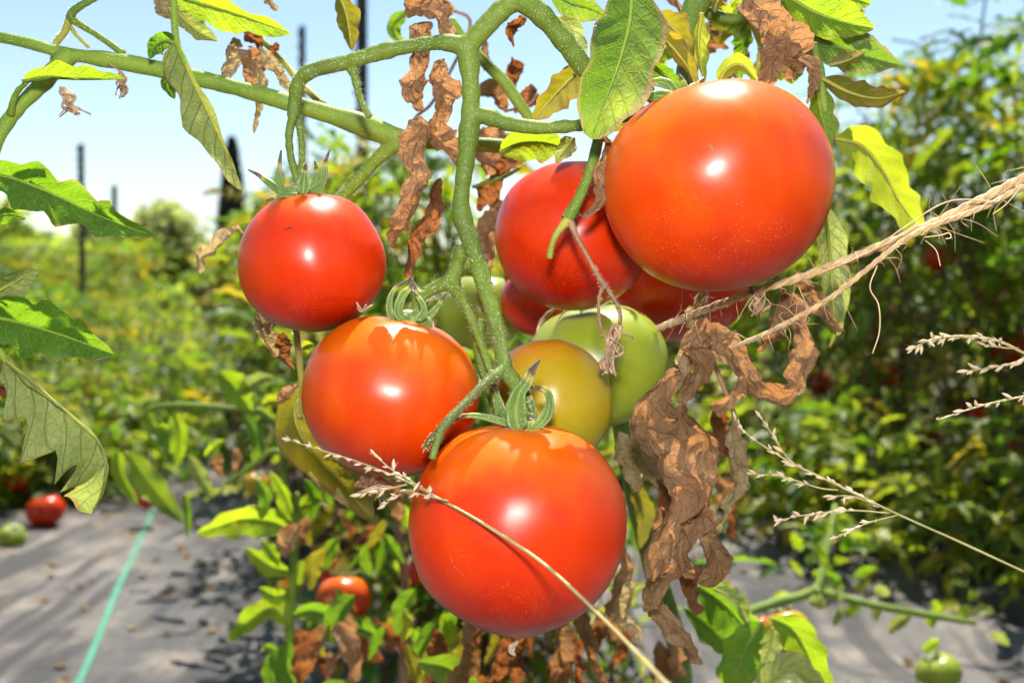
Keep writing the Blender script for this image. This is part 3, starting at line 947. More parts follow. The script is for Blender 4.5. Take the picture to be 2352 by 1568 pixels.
# calyx and stalk of the small red one
for pts, w, dd in [([(690, 445), (645, 437), (618, 420), (595, 402), (570, 390)], 20, .40), ([(688, 445), (650, 440), (640, 405), (642, 375), (646, 345)], 18, .397),
                   ([(695, 448), (698, 420), (700, 395), (703, 372)], 26, .392), ([(700, 445), (722, 425), (727, 395), (722, 370)], 18, .402),
                   ([(705, 447), (735, 430), (744, 400), (746, 375), (757, 344)], 20, .399), ([(690, 452), (655, 447), (630, 455), (611, 461)], 14, .396)]:
    sepal(T1, pts, w, dd)
build('calyx_disc', tube(P([(688, 455, .403), (690, 440, .402), (692, 424, .402)]), [.0088, .0075, .0030], seg=14, flat=.9), M['sepal'], parent=T1)
# second
for pts, w, dd in [([(945, 738), (905, 735), (893, 705), (905, 665), (940, 640)], 15, .392), ([(943, 740), (915, 720), (925, 680), (942, 660), (948, 632)], 24, .388),
                   ([(955, 740), (962, 710), (960, 675), (948, 645)], 18, .392), ([(958, 738), (975, 715), (962, 685), (945, 665)], 16, .386),
                   ([(960, 738), (985, 725), (1005, 702), (1025, 672)], 18, .395), ([(945, 735), (965, 720), (985, 690)], 12, .40)]:
    sepal(T2, pts, w, dd)
build('calyx_disc', tube(P([(945, 748, .395), (947, 735, .395), (950, 718, .396)]), [.0085, .0075, .0032], seg=14), M['sepal'], parent=T2)
# lowest
for pts, w, dd in [([(1194, 990), (1186, 955), (1192, 905), (1208, 880), (1222, 850), (1240, 826)], 46, .362), ([(1225, 990), (1256, 960), (1264, 915), (1252, 893), (1232, 890), (1208, 889)], 26, .366),
                   ([(1190, 982), (1130, 962), (1085, 955), (1050, 960), (1030, 985)], 16, .368), ([(1212, 985), (1225, 945), (1215, 910), (1205, 885)], 26, .372),
                   ([(1175, 968), (1150, 940), (1140, 900), (1128, 860)], 18, .38)]:
    sepal(T3, pts, w, dd, flat=.5)
build('calyx_disc', tube(P([(1200, 1006, .372), (1200, 988, .371), (1200, 950, .371)]), [.0068, .0062, .0034], seg=14), M['sepal'], parent=T3)
# biggest: its calyx lies behind the leaf
for pts, w, dd in [([(1555, 235), (1520, 222), (1490, 225), (1465, 240)], 30, .372), ([(1560, 232), (1590, 205), (1605, 195), (1618, 178)], 30, .374), ([(1555, 235), (1535, 195), (1500, 190), (1478, 205)], 28, .378),
                   ([(1560, 235), (1570, 200), (1560, 170)], 22, .395)]:
    sepal(T4, pts, w, dd)
# the pale green one: dry sutures running from its calyx
for pts, w in [([(1280, 705), (1258, 722), (1240, 745), (1232, 765)], 9), ([(1308, 705), (1288, 725), (1275, 750), (1268, 775)], 4), ([(1336, 702), (1336, 712), (1334, 722)], 4)]:
    q = P(pts, .475)
    cen = A(1370, 838, .475); rad = 164 * .475 / FPX
    pr = []
    for a in q:
        dirv = unit(a - CAM)
        oc = CAM - cen
        bq = dirv @ oc
        disc = max(bq * bq - (oc @ oc - (rad * .97) ** 2), 0)
        pr.append(CAM + dirv * (-bq - math.sqrt(disc)))
    build('suture', tube(np.array(pr), [.3 * w * .475 / FPX, .5 * w * .475 / FPX, .2 * w * .475 / FPX], n=14, seg=6, bump=.5, seed=w), M['scar'], parent=T6)


def wisp(root, pts, wpx, d, seed, name='withered_style', mat='scar', n=5, thick=1.0, spread=.28):
    """a shrivelled flower remnant: a few crinkled strands twisted together"""
    rnd = random.Random(seed)
    base = P(pts, d)
    w = wpx * d / FPX
    items = []
    for k in range(n):
        q = base + np.array([[rnd.gauss(0, w * spread) * (1 if i else .4), rnd.gauss(0, w * spread) * (1 if i else .4), rnd.gauss(0, w * .12)] for i in range(len(base))])
        items.append(tube(q, np.array([.22, .16, .2, .26, .12]) * w * thick, n=14, seg=6, bump=.6, seed=seed + k, flat=.5))
    return build(name, join(items), M[mat], parent=root)


for root, cen, rad, pts, d_, w, mt in [(T1, A(715, 599, .405), 169 * .405 / FPX, [(652, 528), (660, 526), (666, 524), (672, 520)], .39, 5, 'post'), (T4, A(1652, 432, .385), 264 * .385 / FPX, [(1628, 330), (1634, 338), (1638, 346)], .36, 4, 'scar'),
                                 (T4, A(1652, 432, .385), 264 * .385 / FPX, [(1836, 258), (1842, 262), (1846, 268)], .37, 3, 'scar'), (T3, A(1189, 1204, .372), 247 * .372 / FPX, [(1385, 1155), (1398, 1158), (1410, 1156), (1420, 1152)], .36, 2, 'scar'),
                                 (T3, A(1189, 1204, .372), 247 * .372 / FPX, [(1040, 1265), (1045, 1290), (1058, 1308), (1068, 1316)], .35, 2, 'scar')]:
    q = on_skin(cen, rad, pts, d_)
    snap(build('scar', tube(q, [w * .1 * d_ / FPX, w * .5 * d_ / FPX, w * .15 * d_ / FPX], n=10, seg=6, bump=.5, seed=int(pts[0][0])), M[mt], parent=root), root)


wisp(T3, [(1172, 1432), (1178, 1450), (1183, 1470), (1176, 1490), (1182, 1504)], 15, .369, 4)
build('blossom_scar', tube(P([(1150, 1443, .368), (1172, 1438, .364), (1195, 1442, .368)]), [.0004, .0012, .0004], seg=6), M['scar'], parent=T3)
for k, pts in enumerate([[(832, 716), (826, 705), (818, 694)], [(836, 716), (845, 706), (857, 700)], [(830, 718), (838, 705), (842, 698)], [(828, 716), (822, 708), (824, 700)]]):
    sepal(T1, pts, 4.5, .372, mat='flower', name='withered_style', taper=[.6, .9, 1, .7, 1.2, .5])

# ------------------------------------------------------------------ the hero plant
hero = empty('tomato_plant', tuple(row_pt(.06, .12)) + (.03,), 'main tomato plant with hairy green stems, curled dry leaves and hanging fruit', 'plant')
HAIRV, HAIRF = [], []


def hairs(p, r, per_cm, ln, seed):
    rnd = random.Random(seed)
    L = np.linalg.norm(np.diff(p, axis=0), axis=1).sum()
    n = int(L * 100 * per_cm)
    T = tangents(p)
    for _ in range(n):
        i = rnd.random() * (len(p) - 1)
        k = int(i); f = i - k
        c = p[k] * (1 - f) + p[min(k + 1, len(p) - 1)] * f
        rr_ = r[k]
        d = np.array([rnd.gauss(0, 1) for _ in range(3)])
        d = unit(d - T[k] * (d @ T[k]))
        l = ln * rnd.uniform(.35, 1.5)
        a0 = c + d * rr_ * .96
        a1 = c + d * (rr_ + l) + T[k] * l * rnd.uniform(-.5, .5)
        s = unit(np.cross(d, T[k])) * .0001
        j = len(HAIRV)
        HAIRV.extend([a0 - s, a0 + s, a1]); HAIRF.append((j, j + 1, j + 2))


STEMS = []


def stem(pts, dia, mat='stem', name='branch', hair=60, ln=.0011, bump=.05, parent=None, seed=0, n=None):
    p = P(pts)
    dm = np.mean([q[2] for q in pts])
    rad = np.asarray(dia, float) * dm / FPX / 2
    nn = n or max(8, 8 * (len(pts) - 1))
    o = build(name, tube(p, rad, n=nn, seg=12, bump=bump, seed=seed + len(STEMS)), M[mat], parent=parent or hero)
    STEMS.append(o)
    if hair:
        pp = smooth_path(p, nn)
        hairs(pp, np.interp(np.linspace(0, 1, nn + 1), np.linspace(0, 1, len(rad)), rad), hair, ln, len(STEMS))
    return o


# fused skeleton of the front truss: several tubes blended into one skin
truss_parts = [
    ([(1200, -45, .388), (1185, -8, .387), (1140, 35, .386), (1100, 78, .385), (1072, 108, .385)], [56, 52, 48, 46, 52]),
    ([(1185, -8, .387), (1240, 32, .39), (1300, 100, .395), (1345, 160, .40), (1400, 220, .41)], [52, 50, 46, 44, 40]),
    ([(1072, 108, .385), (1020, 98, .385), (960, 104, .387), (890, 116, .389), (800, 142, .392), (720, 162, .396), (688, 186, .399), (677, 230, .401), (674, 268, .402)], [50, 36, 34, 38, 36, 35, 36, 34, 32]),
    ([(674, 262, .401), (664, 310, .401), (668, 360, .402), (680, 405, .403), (690, 432, .403)], [22, 20, 18, 18, 20]),
    ([(678, 262, .404), (690, 300, .405), (694, 350, .405), (692, 400, .404), (690, 432, .404)], [20, 18, 16, 16, 18]),
    ([(1072, 105, .385), (1078, 150, .385), (1082, 220, .385), (1080, 262, .385), (1074, 340, .386), (1062, 430, .387), (1060, 490, .387), (1085, 565, .385), (1105, 630, .381), (1130, 715, .376), (1148, 790, .371), (1160, 850, .367)],
     [56, 42, 40, 48, 38, 40, 46, 40, 36, 32, 34, 40]),
    ([(1160, 850, .367), (1182, 880, .366), (1195, 920, .368), (1202, 960, .370)], [40, 34, 36, 40]),
    ([(1160, 850, .367), (1125, 872, .362), (1075, 920, .356), (1035, 960, .351), (1016, 982, .350)], [38, 26, 22, 22, 24]),
    ([(1016, 982, .350), (992, 1006, .352), (975, 1030, .355)], [20, 18, 14]),
    ([(1018, 980, .350), (1004, 1015, .347), (992, 1055, .345)], [20, 18, 20]),
    ([(1062, 565, .387), (1052, 605, .388), (1036, 648, .389)], [34, 32, 44]),
    ([(1036, 648, .389), (1000, 660, .390), (968, 685, .392), (950, 725, .394)], [42, 28, 26, 34]),
    ([(1036, 648, .389), (1062, 690, .391), (1088, 745, .392), (1108, 800, .393), (1125, 850, .392)], [40, 22, 20, 18, 18]),
    ([(1080, 262, .385), (1120, 268, .385), (1170, 284, .386), (1240, 293, .387), (1310, 290, .388), (1360, 284, .39), (1430, 270, .393), (1510, 248, .392)], [42, 38, 34, 30, 28, 26, 26, 26]),
    ([(806, 148, .393), (818, 190, .392), (830, 235, .391), (850, 270, .390)], [26, 19, 16, 17]),
]
items = []
for k, (pts, dia) in enumerate(truss_parts):
    p = P(pts); dm = np.mean([q[2] for q in pts])
    rad = np.array(dia) * dm / FPX / 2
    nn = 8 * (len(pts) - 1)
    items.append(tube(p, rad, n=nn, seg=14, bump=.10, seed=k))
    pp = smooth_path(p, nn)
    hairs(pp, np.interp(np.linspace(0, 1, nn + 1), np.linspace(0, 1, len(rad)), rad), 60 if k in (7, 8, 9) else 110, .0008 if k in (7, 8, 9) else .0014, 50 + k)
truss = build('truss_stem', join(items), M['stem'], parent=hero)
rm_ = truss.modifiers.new('fuse', 'REMESH'); rm_.mode = 'VOXEL'; rm_.voxel_size = .00045; rm_.use_smooth_shade = True
sm_ = truss.modifiers.new('soften', 'SMOOTH'); sm_.factor = .5; sm_.iterations = 7

vine_parts = [
    ([(-60, 72, .42), (0, 85, .42), (80, 103, .421), (155, 124, .422), (300, 146, .424), (480, 186, .427), (650, 232, .43), (800, 276, .432), (920, 318, .434), (1010, 326, .436), (1100, 332, .438), (1180, 338, .44)],
     [24, 26, 30, 40, 38, 37, 40, 42, 58, 36, 36, 34]),
    ([(165, 122, .422), (130, 155, .42), (85, 205, .417), (40, 250, .415), (5, 300, .413), (-30, 370, .41)], [44, 42, 36, 34, 34, 34]),
    ([(912, 325, .434), (870, 362, .437), (830, 405, .44), (785, 455, .445), (740, 520, .45)], [40, 30, 29, 28, 28]),
]
items = []
for k, (pts, dia) in enumerate(vine_parts):
    p = P(pts); dm = np.mean([q[2] for q in pts])
    rad = np.array(dia) * dm / FPX / 2
    nn = 8 * (len(pts) - 1)
    items.append(tube(p, rad, n=nn, seg=14, bump=.09, seed=20 + k))
    pp = smooth_path(p, nn)
    hairs(pp, np.interp(np.linspace(0, 1, nn + 1), np.linspace(0, 1, len(rad)), rad), 95, .0013, 80 + k)
vine = build('stem', join(items), M['stem_light'], parent=hero)
rm_ = vine.modifiers.new('fuse', 'REMESH'); rm_.mode = 'VOXEL'; rm_.voxel_size = .0005; rm_.use_smooth_shade = True
sm_ = vine.modifiers.new('soften', 'SMOOTH'); sm_.factor = .5; sm_.iterations = 7

stem([(235, -12, .422), (200, 5, .422), (170, 25, .423), (160, 42, .424)], [14, 16, 18, 20])
stem([(160, 42, .424), (190, 60, .424), (240, 92, .424), (285, 125, .424)], [20, 15, 14, 16])
stem([(160, 44, .424), (148, 75, .426), (130, 98, .428), (122, 130, .43), (118, 158, .43)], [18, 16, 16, 12, 10], mat='stem_yellow')
stem([(162, 60, .426), (175, 80, .427), (205, 110, .43)], [10, 9, 8], mat='stem_yellow', hair=30)
stem([(1035, 45, .46), (1065, 90, .46), (1110, 140, .46), (1160, 190, .46), (1190, 235, .46), (1230, 290, .462)], [20, 24, 26, 28, 26, 24], mat='stem_light', hair=40)
stem([(1640, -60, .42), (1605, 0, .42), (1578, 70, .42), (1580, 150, .425), (1560, 235, .41)], [60, 58, 54, 44, 30], hair=40)
stem([(1600, 20, .43), (1680, 45, .43), (1760, 42, .43), (1850, 70, .43), (1880, 110, .43)], [30, 26, 22, 20, 22], hair=30)
stem([(1866, 100, .42), (1880, 150, .42), (1888, 210, .42), (1896, 260, .42)], [22, 24, 24, 16], mat='stem_light', hair=30)
stem([(1715, 35, .43), (1738, 80, .43), (1748, 115, .43), (1738, 165, .43), (1725, 190, .43)], [12, 14, 15, 14, 12], mat='stem_yellow', hair=25)
stem([(1693, 15, .40), (1740, 60, .40), (1785, 102, .40), (1835, 135, .40), (1868, 160, .40), (1870, 195, .40)], [12, 13, 12, 11, 10, 8], mat='stem_brown', hair=10)
# forked yellowing stalk in front of the two red fruit
stem([(1378, 285, .395), (1372, 330, .392), (1355, 395, .387), (1330, 455, .383), (1303, 505, .381)], [24, 26, 26, 24, 30], mat='stem', hair=30)
stem([(1318, 482, .382), (1300, 510, .381), (1280, 535, .381), (1268, 562, .382), (1262, 592, .384)], [24, 22, 17, 14, 15], mat='stem_yellow', hair=25)
stem([(1308, 505, .381), (1325, 545, .381), (1350, 590, .382), (1375, 635, .384), (1392, 660, .386)], [20, 12, 10, 11, 14], mat='stem_brown', hair=40)
stem([(1386, 652, .386), (1376, 685, .388), (1376, 730, .39), (1385, 775, .392)], [9, 7, 7, 7], mat='stem_brown', hair=40)
stem([(1392, 658, .386), (1412, 690, .388), (1424, 720, .39), (1424, 745, .392)], [12, 10, 10, 9], mat='stem_brown', hair=40)
# yellow shoots left of the cluster and behind
stem([(680, 755, .44), (688, 830, .445), (694, 900, .45), (690, 960, .455)], [16, 16, 15, 12], mat='stem_yellow', hair=20)
stem([(592, 85, .46), (640, 130, .46), (690, 190, .455), (745, 245, .45)], [12, 15, 16, 18], mat='stem_yellow', hair=15)
stem([(1112, 735, .40), (1098, 770, .40), (1105, 830, .40), (1130, 905, .395), (1135, 960, .39)], [26, 26, 28, 26, 20], hair=40)
stem([(1128, 850, .385), (1132, 900, .382), (1142, 955, .378)], [14, 13, 12], hair=40)
stem([(1500, 330, .5), (1420, 420, .52), (1330, 480, .55)], [18, 16, 14], mat='stem_light', hair=0)
stem([(1195, 385, .5), (1150, 410, .5), (1085, 430, .5)], [10, 9, 8], mat='stem_light', hair=0)
stem([(945, 315, .55), (955, 270, .55), (1000, 225, .55), (1080, 60, .55), (1030, 20, .55)], [8, 8, 8, 8, 8], mat='stem_brown', hair=0)
stem([(1235, 215, .5), (1215, 240, .5), (1165, 255, .5)], [7, 7, 6], mat='stem_brown', hair=0)
# lower trunk of the plant down to the ground
stem([(1420, 940, .52), (1450, 1100, .56), (1500, 1300, .60), (1560, 1500, .64), (1570, 1700, .70)], [34, 44, 50, 52, 50], mat='stem', hair=0)
stem([(870, 1060, .80), (905, 1180, .80), (925, 1290, .82), (935, 1420, .85), (930, 1540, .88), (925, 1640, .9)], [6, 12, 20, 28, 30, 34], mat='stem_brown', hair=0, bump=.3, n=60)
hr = build('stem_hair', (np.array(HAIRV), HAIRF, np.zeros((len(HAIRV), 2))), M['hair'], parent=hero, smooth=False)
hr['kind'] = 'stuff'

LEAFN = [0]


def hleaf(pts, w, mat, d=None, roll=0, roll2=None, rib=True, parent=None, ribmat=None, **kw):
    """a leaf of the hero plant: path in picture points with depths, width in picture points"""
    LEAFN[0] += 1
    dm = np.mean([q[2] if len(q) > 2 else d for q in pts])
    p = P(pts, d)
    wid = w * dm / FPX
    kw.setdefault('seed', LEAFN[0] * 31)
    dry = mat.startswith('dry')
    if dry:
        rq = random.Random(LEAFN[0])
        kw.setdefault('fold', (rq.uniform(.1, .6), rq.uniform(.1, .6))); kw.setdefault('curl', (rq.uniform(.2, 1.3), rq.uniform(.2, 1.3))); kw.setdefault('crumple', .36); kw.setdefault('depth', rq.uniform(.1, .35)); kw.setdefault('skew', .15)
        kw.setdefault('wave', .25); kw.setdefault('nu', 52); kw.setdefault('nv', 9); kw.setdefault('lobes', rq.choice([1.3, 2, 2.6])); kw.setdefault('shape', (.7, .6))
        wid *= 1.6
    o = build('dried_leaf' if dry else 'leaf', leaf(p, wid, roll, roll2, **kw), M[mat], parent=parent or hero)
    if rib and not dry:
        pp = smooth_path(p, 24)
        vdir = unit(CAM - pp.mean(0))
        rb = tube(pp[:-1] + vdir * .0001, [.0009, .0007, .0004, .00015], n=20, seg=6)
        r = build('midrib', rb, M[ribmat or ('stem_light' if mat in ('green', 'lime', 'grey_green') else 'stem_yellow')], parent=o)
    return o


# --- left
hleaf([(400, -12, .41), (470, 10, .41), (560, 38, .41), (670, 78, .41)], 100, 'lime', roll=-35, fold=(.3, .5), lobes=3)
hleaf([(392, 5, .425), (425, 45, .425), (460, 75, .425), (500, 95, .425)], 75, 'pale', roll=25, fold=(.5, .3))
hleaf([(375, -10, .43), (378, 20, .43), (388, 52, .43)], 45, 'dry_pale', roll=10)
stem([(398, -20, .415), (400, 40, .415), (406, 95, .415), (425, 150, .414)], [18, 17, 16, 10], mat='stem_light', hair=40)
hleaf([(404, 92, .415), (438, 175, .414), (480, 262, .412), (520, 350, .41), (558, 440, .408)], 130, 'pale', roll=-10, fold=(1.0, .25), lobes=2, depth=.4, shape=(.62, .7), asym=(.8, 1.15))
hleaf([(408, 102, .416), (380, 92, .414), (355, 105, .412), (342, 135, .41)], 60, 'green', roll=20, lobes=2)
hleaf([(412, 160, .418), (392, 175, .416), (385, 200, .415), (402, 228, .414)], 48, 'green', roll=20, lobes=2)
hleaf([(52, 188, .40), (110, 178, .40), (190, 182, .40), (288, 182, .398)], 76, 'lime', roll=48, roll2=60, fold=(.9, .5), lobes=4, depth=.25)
stem([(25, 262, .412), (30, 235, .408), (42, 208, .404), (62, 190, .40)], [18, 15, 13, 9], mat='stem_light', hair=40)
hleaf([(-40, 398, .395), (25, 408, .395), (110, 440, .394), (210, 488, .392), (290, 520, .39), (354, 542, .389)], 150, 'green', roll=-15, fold=(.25, .3), lobes=4, depth=.42, shape=(.6, .75))
hleaf([(-60, 505, .40), (-10, 495, .40), (30, 493, .40), (60, 503, .40)], 60, 'green', roll=-30)
hleaf([(-50, 690, .40), (10, 660, .40), (55, 635, .40), (84, 622, .40)], 105, 'pale', roll=-10, curl=(1.2, .8), crumple=.12)
hleaf([(-25, 725, .39), (50, 742, .389), (150, 772, .388), (262, 814, .386)], 185, 'green', roll=-12, fold=(.3, .4), lobes=3, depth=.38, shape=(.58, .75))
hleaf([(-30, 822, .395), (0, 805, .395), (28, 786, .394)], 52, 'lime', roll=10, lobes=1, depth=.1)
stem([(-40, 770, .395), (-5, 800, .394), (15, 832, .393), (40, 862, .392)], [24, 20, 16, 8], mat='stem_light', hair=40)
hleaf([(8, 826, .392), (75, 880, .391), (150, 945, .39), (215, 1002, .389), (245, 1060, .388), (240, 1120, .388), (211, 1180, .389)], 260, 'pale', roll=4, fold=(1.3, .12), curl=(.9, .3), lobes=5, depth=.5, wave=.2,
      puff=.035, skew=.55, shape=(.78, .55), asym=(.4, 1.15), nu=44)
hleaf([(5, 868, .393), (10, 895, .392), (4, 918, .391)], 40, 'dry_dark', roll=10)
hleaf([(70, 905, .395), (62, 950, .395), (52, 1000, .395)], 50, 'yellow', roll=60)
# --- top centre
hleaf([(1452, -40, .362), (1446, 50, .36), (1420, 150, .358), (1386, 240, .358), (1358, 320, .36)], 198, 'grey_green', roll=12, roll2=-4, fold=(.12, .22), curl=(.2, .55), lobes=2, depth=.12, shape=(.80, .6), wave=.06)
hleaf([(1262, -25, .39), (1310, 5, .39), (1360, 22, .388), (1405, 46, .386)], 80, 'grey_green', roll=-30)
hleaf([(1280, 40, .40), (1305, 62, .40), (1325, 110, .40), (1337, 168, .40)], 66, 'pale', roll=30, lobes=1)
hleaf([(1282, 45, .41), (1310, 52, .41), (1340, 80, .41)], 50, 'green', roll=-50)
hleaf([(1345, 148, .41), (1305, 185, .41), (1262, 232, .41), (1222, 278, .412)], 95, 'olive', roll=20, lobes=3)
hleaf([(1495, 40, .395), (1535, 55, .395), (1566, 90, .395), (1572, 130, .395)], 100, 'olive', roll=-15, lobes=2)
hleaf([(1495, 65, .39), (1540, 105, .388), (1582, 160, .386), (1604, 220, .384)], 66, 'olive', roll=35, fold=(.8, .4), lobes=2)
hleaf([(1612, 30, .40), (1604, 90, .40), (1608, 140, .40), (1618, 190, .40)], 56, 'yellow', roll=40)
hleaf([(1650, 192, .41), (1670, 158, .41), (1705, 150, .41), (1742, 190, .41)], 52, 'yellow', roll=15, lobes=1)
hleaf([(1148, 350, .42), (1195, 330, .418), (1250, 328, .416), (1312, 345, .415)], 104, 'lime', roll=-10, lobes=2, depth=.2)
hleaf([(1318, 318, .408), (1298, 340, .405), (1275, 375, .404)], 50, 'pale', roll=10, lobes=1)
hleaf([(1390, 298, .40), (1440, 272, .40), (1500, 240, .40)], 52, 'olive', roll=-40)
hleaf([(1475, 262, .395), (1500, 268, .39), (1528, 258, .385)], 44, 'olive', roll=10)
hleaf([(1470, 203, .385), (1495, 225, .383), (1526, 256, .38)], 26, 'dry', roll=20)
hleaf([(1384, 300, .385), (1392, 352, .382), (1372, 400, .38), (1380, 455, .38), (1352, 482, .379), (1322, 492, .379)], 27, 'dry', roll=20, shape=(.9, .4))
hleaf([(1500, 150, .40), (1530, 175, .40), (1570, 205, .40)], 60, 'green', roll=-20)
# --- top right
hleaf([(1800, -15, .415), (1865, 25, .415), (1940, 52, .413), (2008, 66, .411)], 125, 'lime', roll=10, lobes=3, depth=.2, fold=(.15, .3))
hleaf([(1845, 62, .425), (1920, 105, .424), (2000, 132, .423), (2068, 150, .421)], 120, 'grey_green', roll=8, lobes=3, depth=.2)
hleaf([(1905, 150, .415), (1945, 140, .413), (1988, 120, .411)], 46, 'olive', roll=30)
hleaf([(1888, 180, .418), (1950, 212, .417), (2015, 226, .416), (2082, 211, .414)], 80, 'olive', roll=15, lobes=3, fold=(.5, .4))
hleaf([(1872, 190, .42), (1884, 250, .42), (1896, 300, .42), (1902, 350, .42)], 76, 'lime', roll=25, lobes=2)
hleaf([(1918, 318, .42), (1980, 335, .42), (2030, 395, .42), (2066, 462, .42), (2122, 540, .42)], 140, 'yellow', roll=-12, fold=(.25, .5), lobes=3, depth=.34, shape=(.66, .65))
hleaf([(1892, 470, .44), (1904, 560, .44), (1912, 660, .44), (1918, 775, .44)], 84, 'pale', roll=25, lobes=2, depth=.1, shape=(.8, .5))
hleaf([(1722, -15, .40), (1775, 40, .40), (1815, 85, .40), (1835, 120, .40)], 92, 'dry', roll=0, lobes=2)
hleaf([(1790, 95, .398), (1785, 140, .396), (1778, 170, .395), (1768, 202, .394)], 68, 'dry', roll=-10)
hleaf([(1826, 122, .40), (1862, 152, .40), (1866, 190, .40), (1852, 242, .40)], 28, 'dry', roll=10)
hleaf([(1812, 178, .405), (1832, 165, .403), (1858, 158, .40)], 30, 'dry', roll=30)
hleaf([(1930, -20, .43), (1970, 0, .43), (2000, 10, .43)], 60, 'lime')
hleaf([(1680, -30, .41), (1650, 0, .41), (1640, 30, .41)], 50, 'olive')
# --- dry strips in the centre
hleaf([(932, -5, .39), (975, 22, .389), (1005, 42, .388), (1030, 92, .39)], 44, 'dry', roll=15)
hleaf([(1008, -10, .395), (1025, 20, .395), (1020, 75, .395)], 40, 'dry', roll=-20)
hleaf([(972, 44, .40), (966, 90, .40), (970, 150, .399), (948, 205, .398), (966, 264, .397)], 50, 'dry', roll=-15)
hleaf([(1005, 145, .405), (1030, 195, .405), (1022, 250, .405), (1008, 290, .405)], 60, 'dry', roll=10, lobes=2)
hleaf([(995, 262, .408), (1012, 305, .408), (1036, 345, .408), (1054, 385, .408)], 52, 'dry', roll=0)
hleaf([(956, 264, .398), (950, 330, .396), (966, 400, .394), (942, 485, .392), (902, 582, .39)], 56, 'dry', roll=8, roll2=-20, shape=(.75, .45), lobes=5)
hleaf([(1000, 404, .43), (985, 490, .43), (945, 555, .43), (928, 645, .43)], 40, 'dry_dark', roll=25, shape=(.75, .4))
hleaf([(778, -15, .43), (795, 30, .43), (802, 70, .43), (808, 118, .43)], 74, 'olive', roll=0, fold=(.4, .6), lobes=3)
hleaf([(548, 82, .44), (532, 120, .44), (520, 160, .44), (507, 200, .44)], 40, 'dry_pale', roll=10)
hleaf([(566, 105, .445), (580, 140, .445), (566, 190, .445)], 54, 'dry', roll=10)
hleaf([(598, 150, .44), (592, 210, .44), (588, 250, .44), (584, 306, .44)], 26, 'dry_pale', roll=20)
hleaf([(598, 108, .435), (630, 140, .435), (650, 180, .435), (668, 212, .435)], 30, 'dry_pale', roll=-10)
hleaf([(560, 62, .45), (585, 90, .45), (600, 115, .45)], 26, 'dry_dark')
hleaf([(636, 100, .45), (628, 115, .45), (622, 128, .45)], 16, 'dry_dark')
hleaf([(600, -10, .44), (620, 5, .44), (640, 28, .44)], 22, 'dry_pale')
hleaf([(935, 25, .52), (905, 55, .52), (910, 85, .52), (935, 100, .52)], 44, 'green', roll=10)
hleaf([(1205, 35, .42), (1178, 65, .42), (1182, 105, .42)], 28, 'dry_dark')
for k, (pts, w) in enumerate([([(1112, 95), (1122, 130), (1120, 165)], 24), ([(1185, 130), (1180, 175), (1162, 215)], 34), ([(1105, 210), (1140, 220), (1160, 260)], 44), ([(1240, 205), (1215, 245), (1180, 255)], 40),
                              ([(1100, 300), (1130, 330), (1120, 400)], 60), ([(1150, 380), (1120, 430), (1090, 480)], 50), ([(1110, 460), (1130, 520), (1120, 590)], 52), ([(1180, 300), (1170, 360), (1140, 410)], 44),
                              ([(1150, 480), (1110, 540), (1120, 620)], 50), ([(1120, 600), (1115, 660), (1130, 720)], 34), ([(955, 280), (945, 310), (958, 340)], 20), ([(1165, 620), (1185, 650), (1178, 690)], 30)]):
    hleaf([(x, y, .50 + .012 * (k % 4)) for x, y in pts], w, 'dry_dark' if k % 2 else 'dry', roll=(k * 47) % 60 - 30)
# --- left of the cluster
hleaf([(462, 628, .44), (478, 590, .44), (510, 552, .44), (570, 525, .445)], 34, 'dry_pale', roll=30, fold=(1.0, .8))
hleaf([(590, 704, .44), (598, 745, .44), (612, 785, .44), (642, 816, .44)], 42, 'dry_pale', roll=15)
hleaf([(652, 758, .45), (645, 800, .45), (668, 850, .45)], 34, 'dry_dark', roll=0)
hleaf([(688, 812, .45), (702, 795, .45), (720, 790, .45)], 36, 'yellow', lobes=1)
hleaf([(640, 930, .455), (660, 905, .455), (690, 880, .455)], 30, 'dry', roll=20)
hleaf([(698, 880, .46), (676, 950, .46), (712, 1035, .46), (780, 1105, .458), (858, 1195, .455)], 135, 'olive', roll=18, lobes=2, depth=.12, shape=(.7, .6))
hleaf([(812, 1120, .37), (850, 1112, .37), (905, 1108, .37)], 30, 'dry', roll=10)
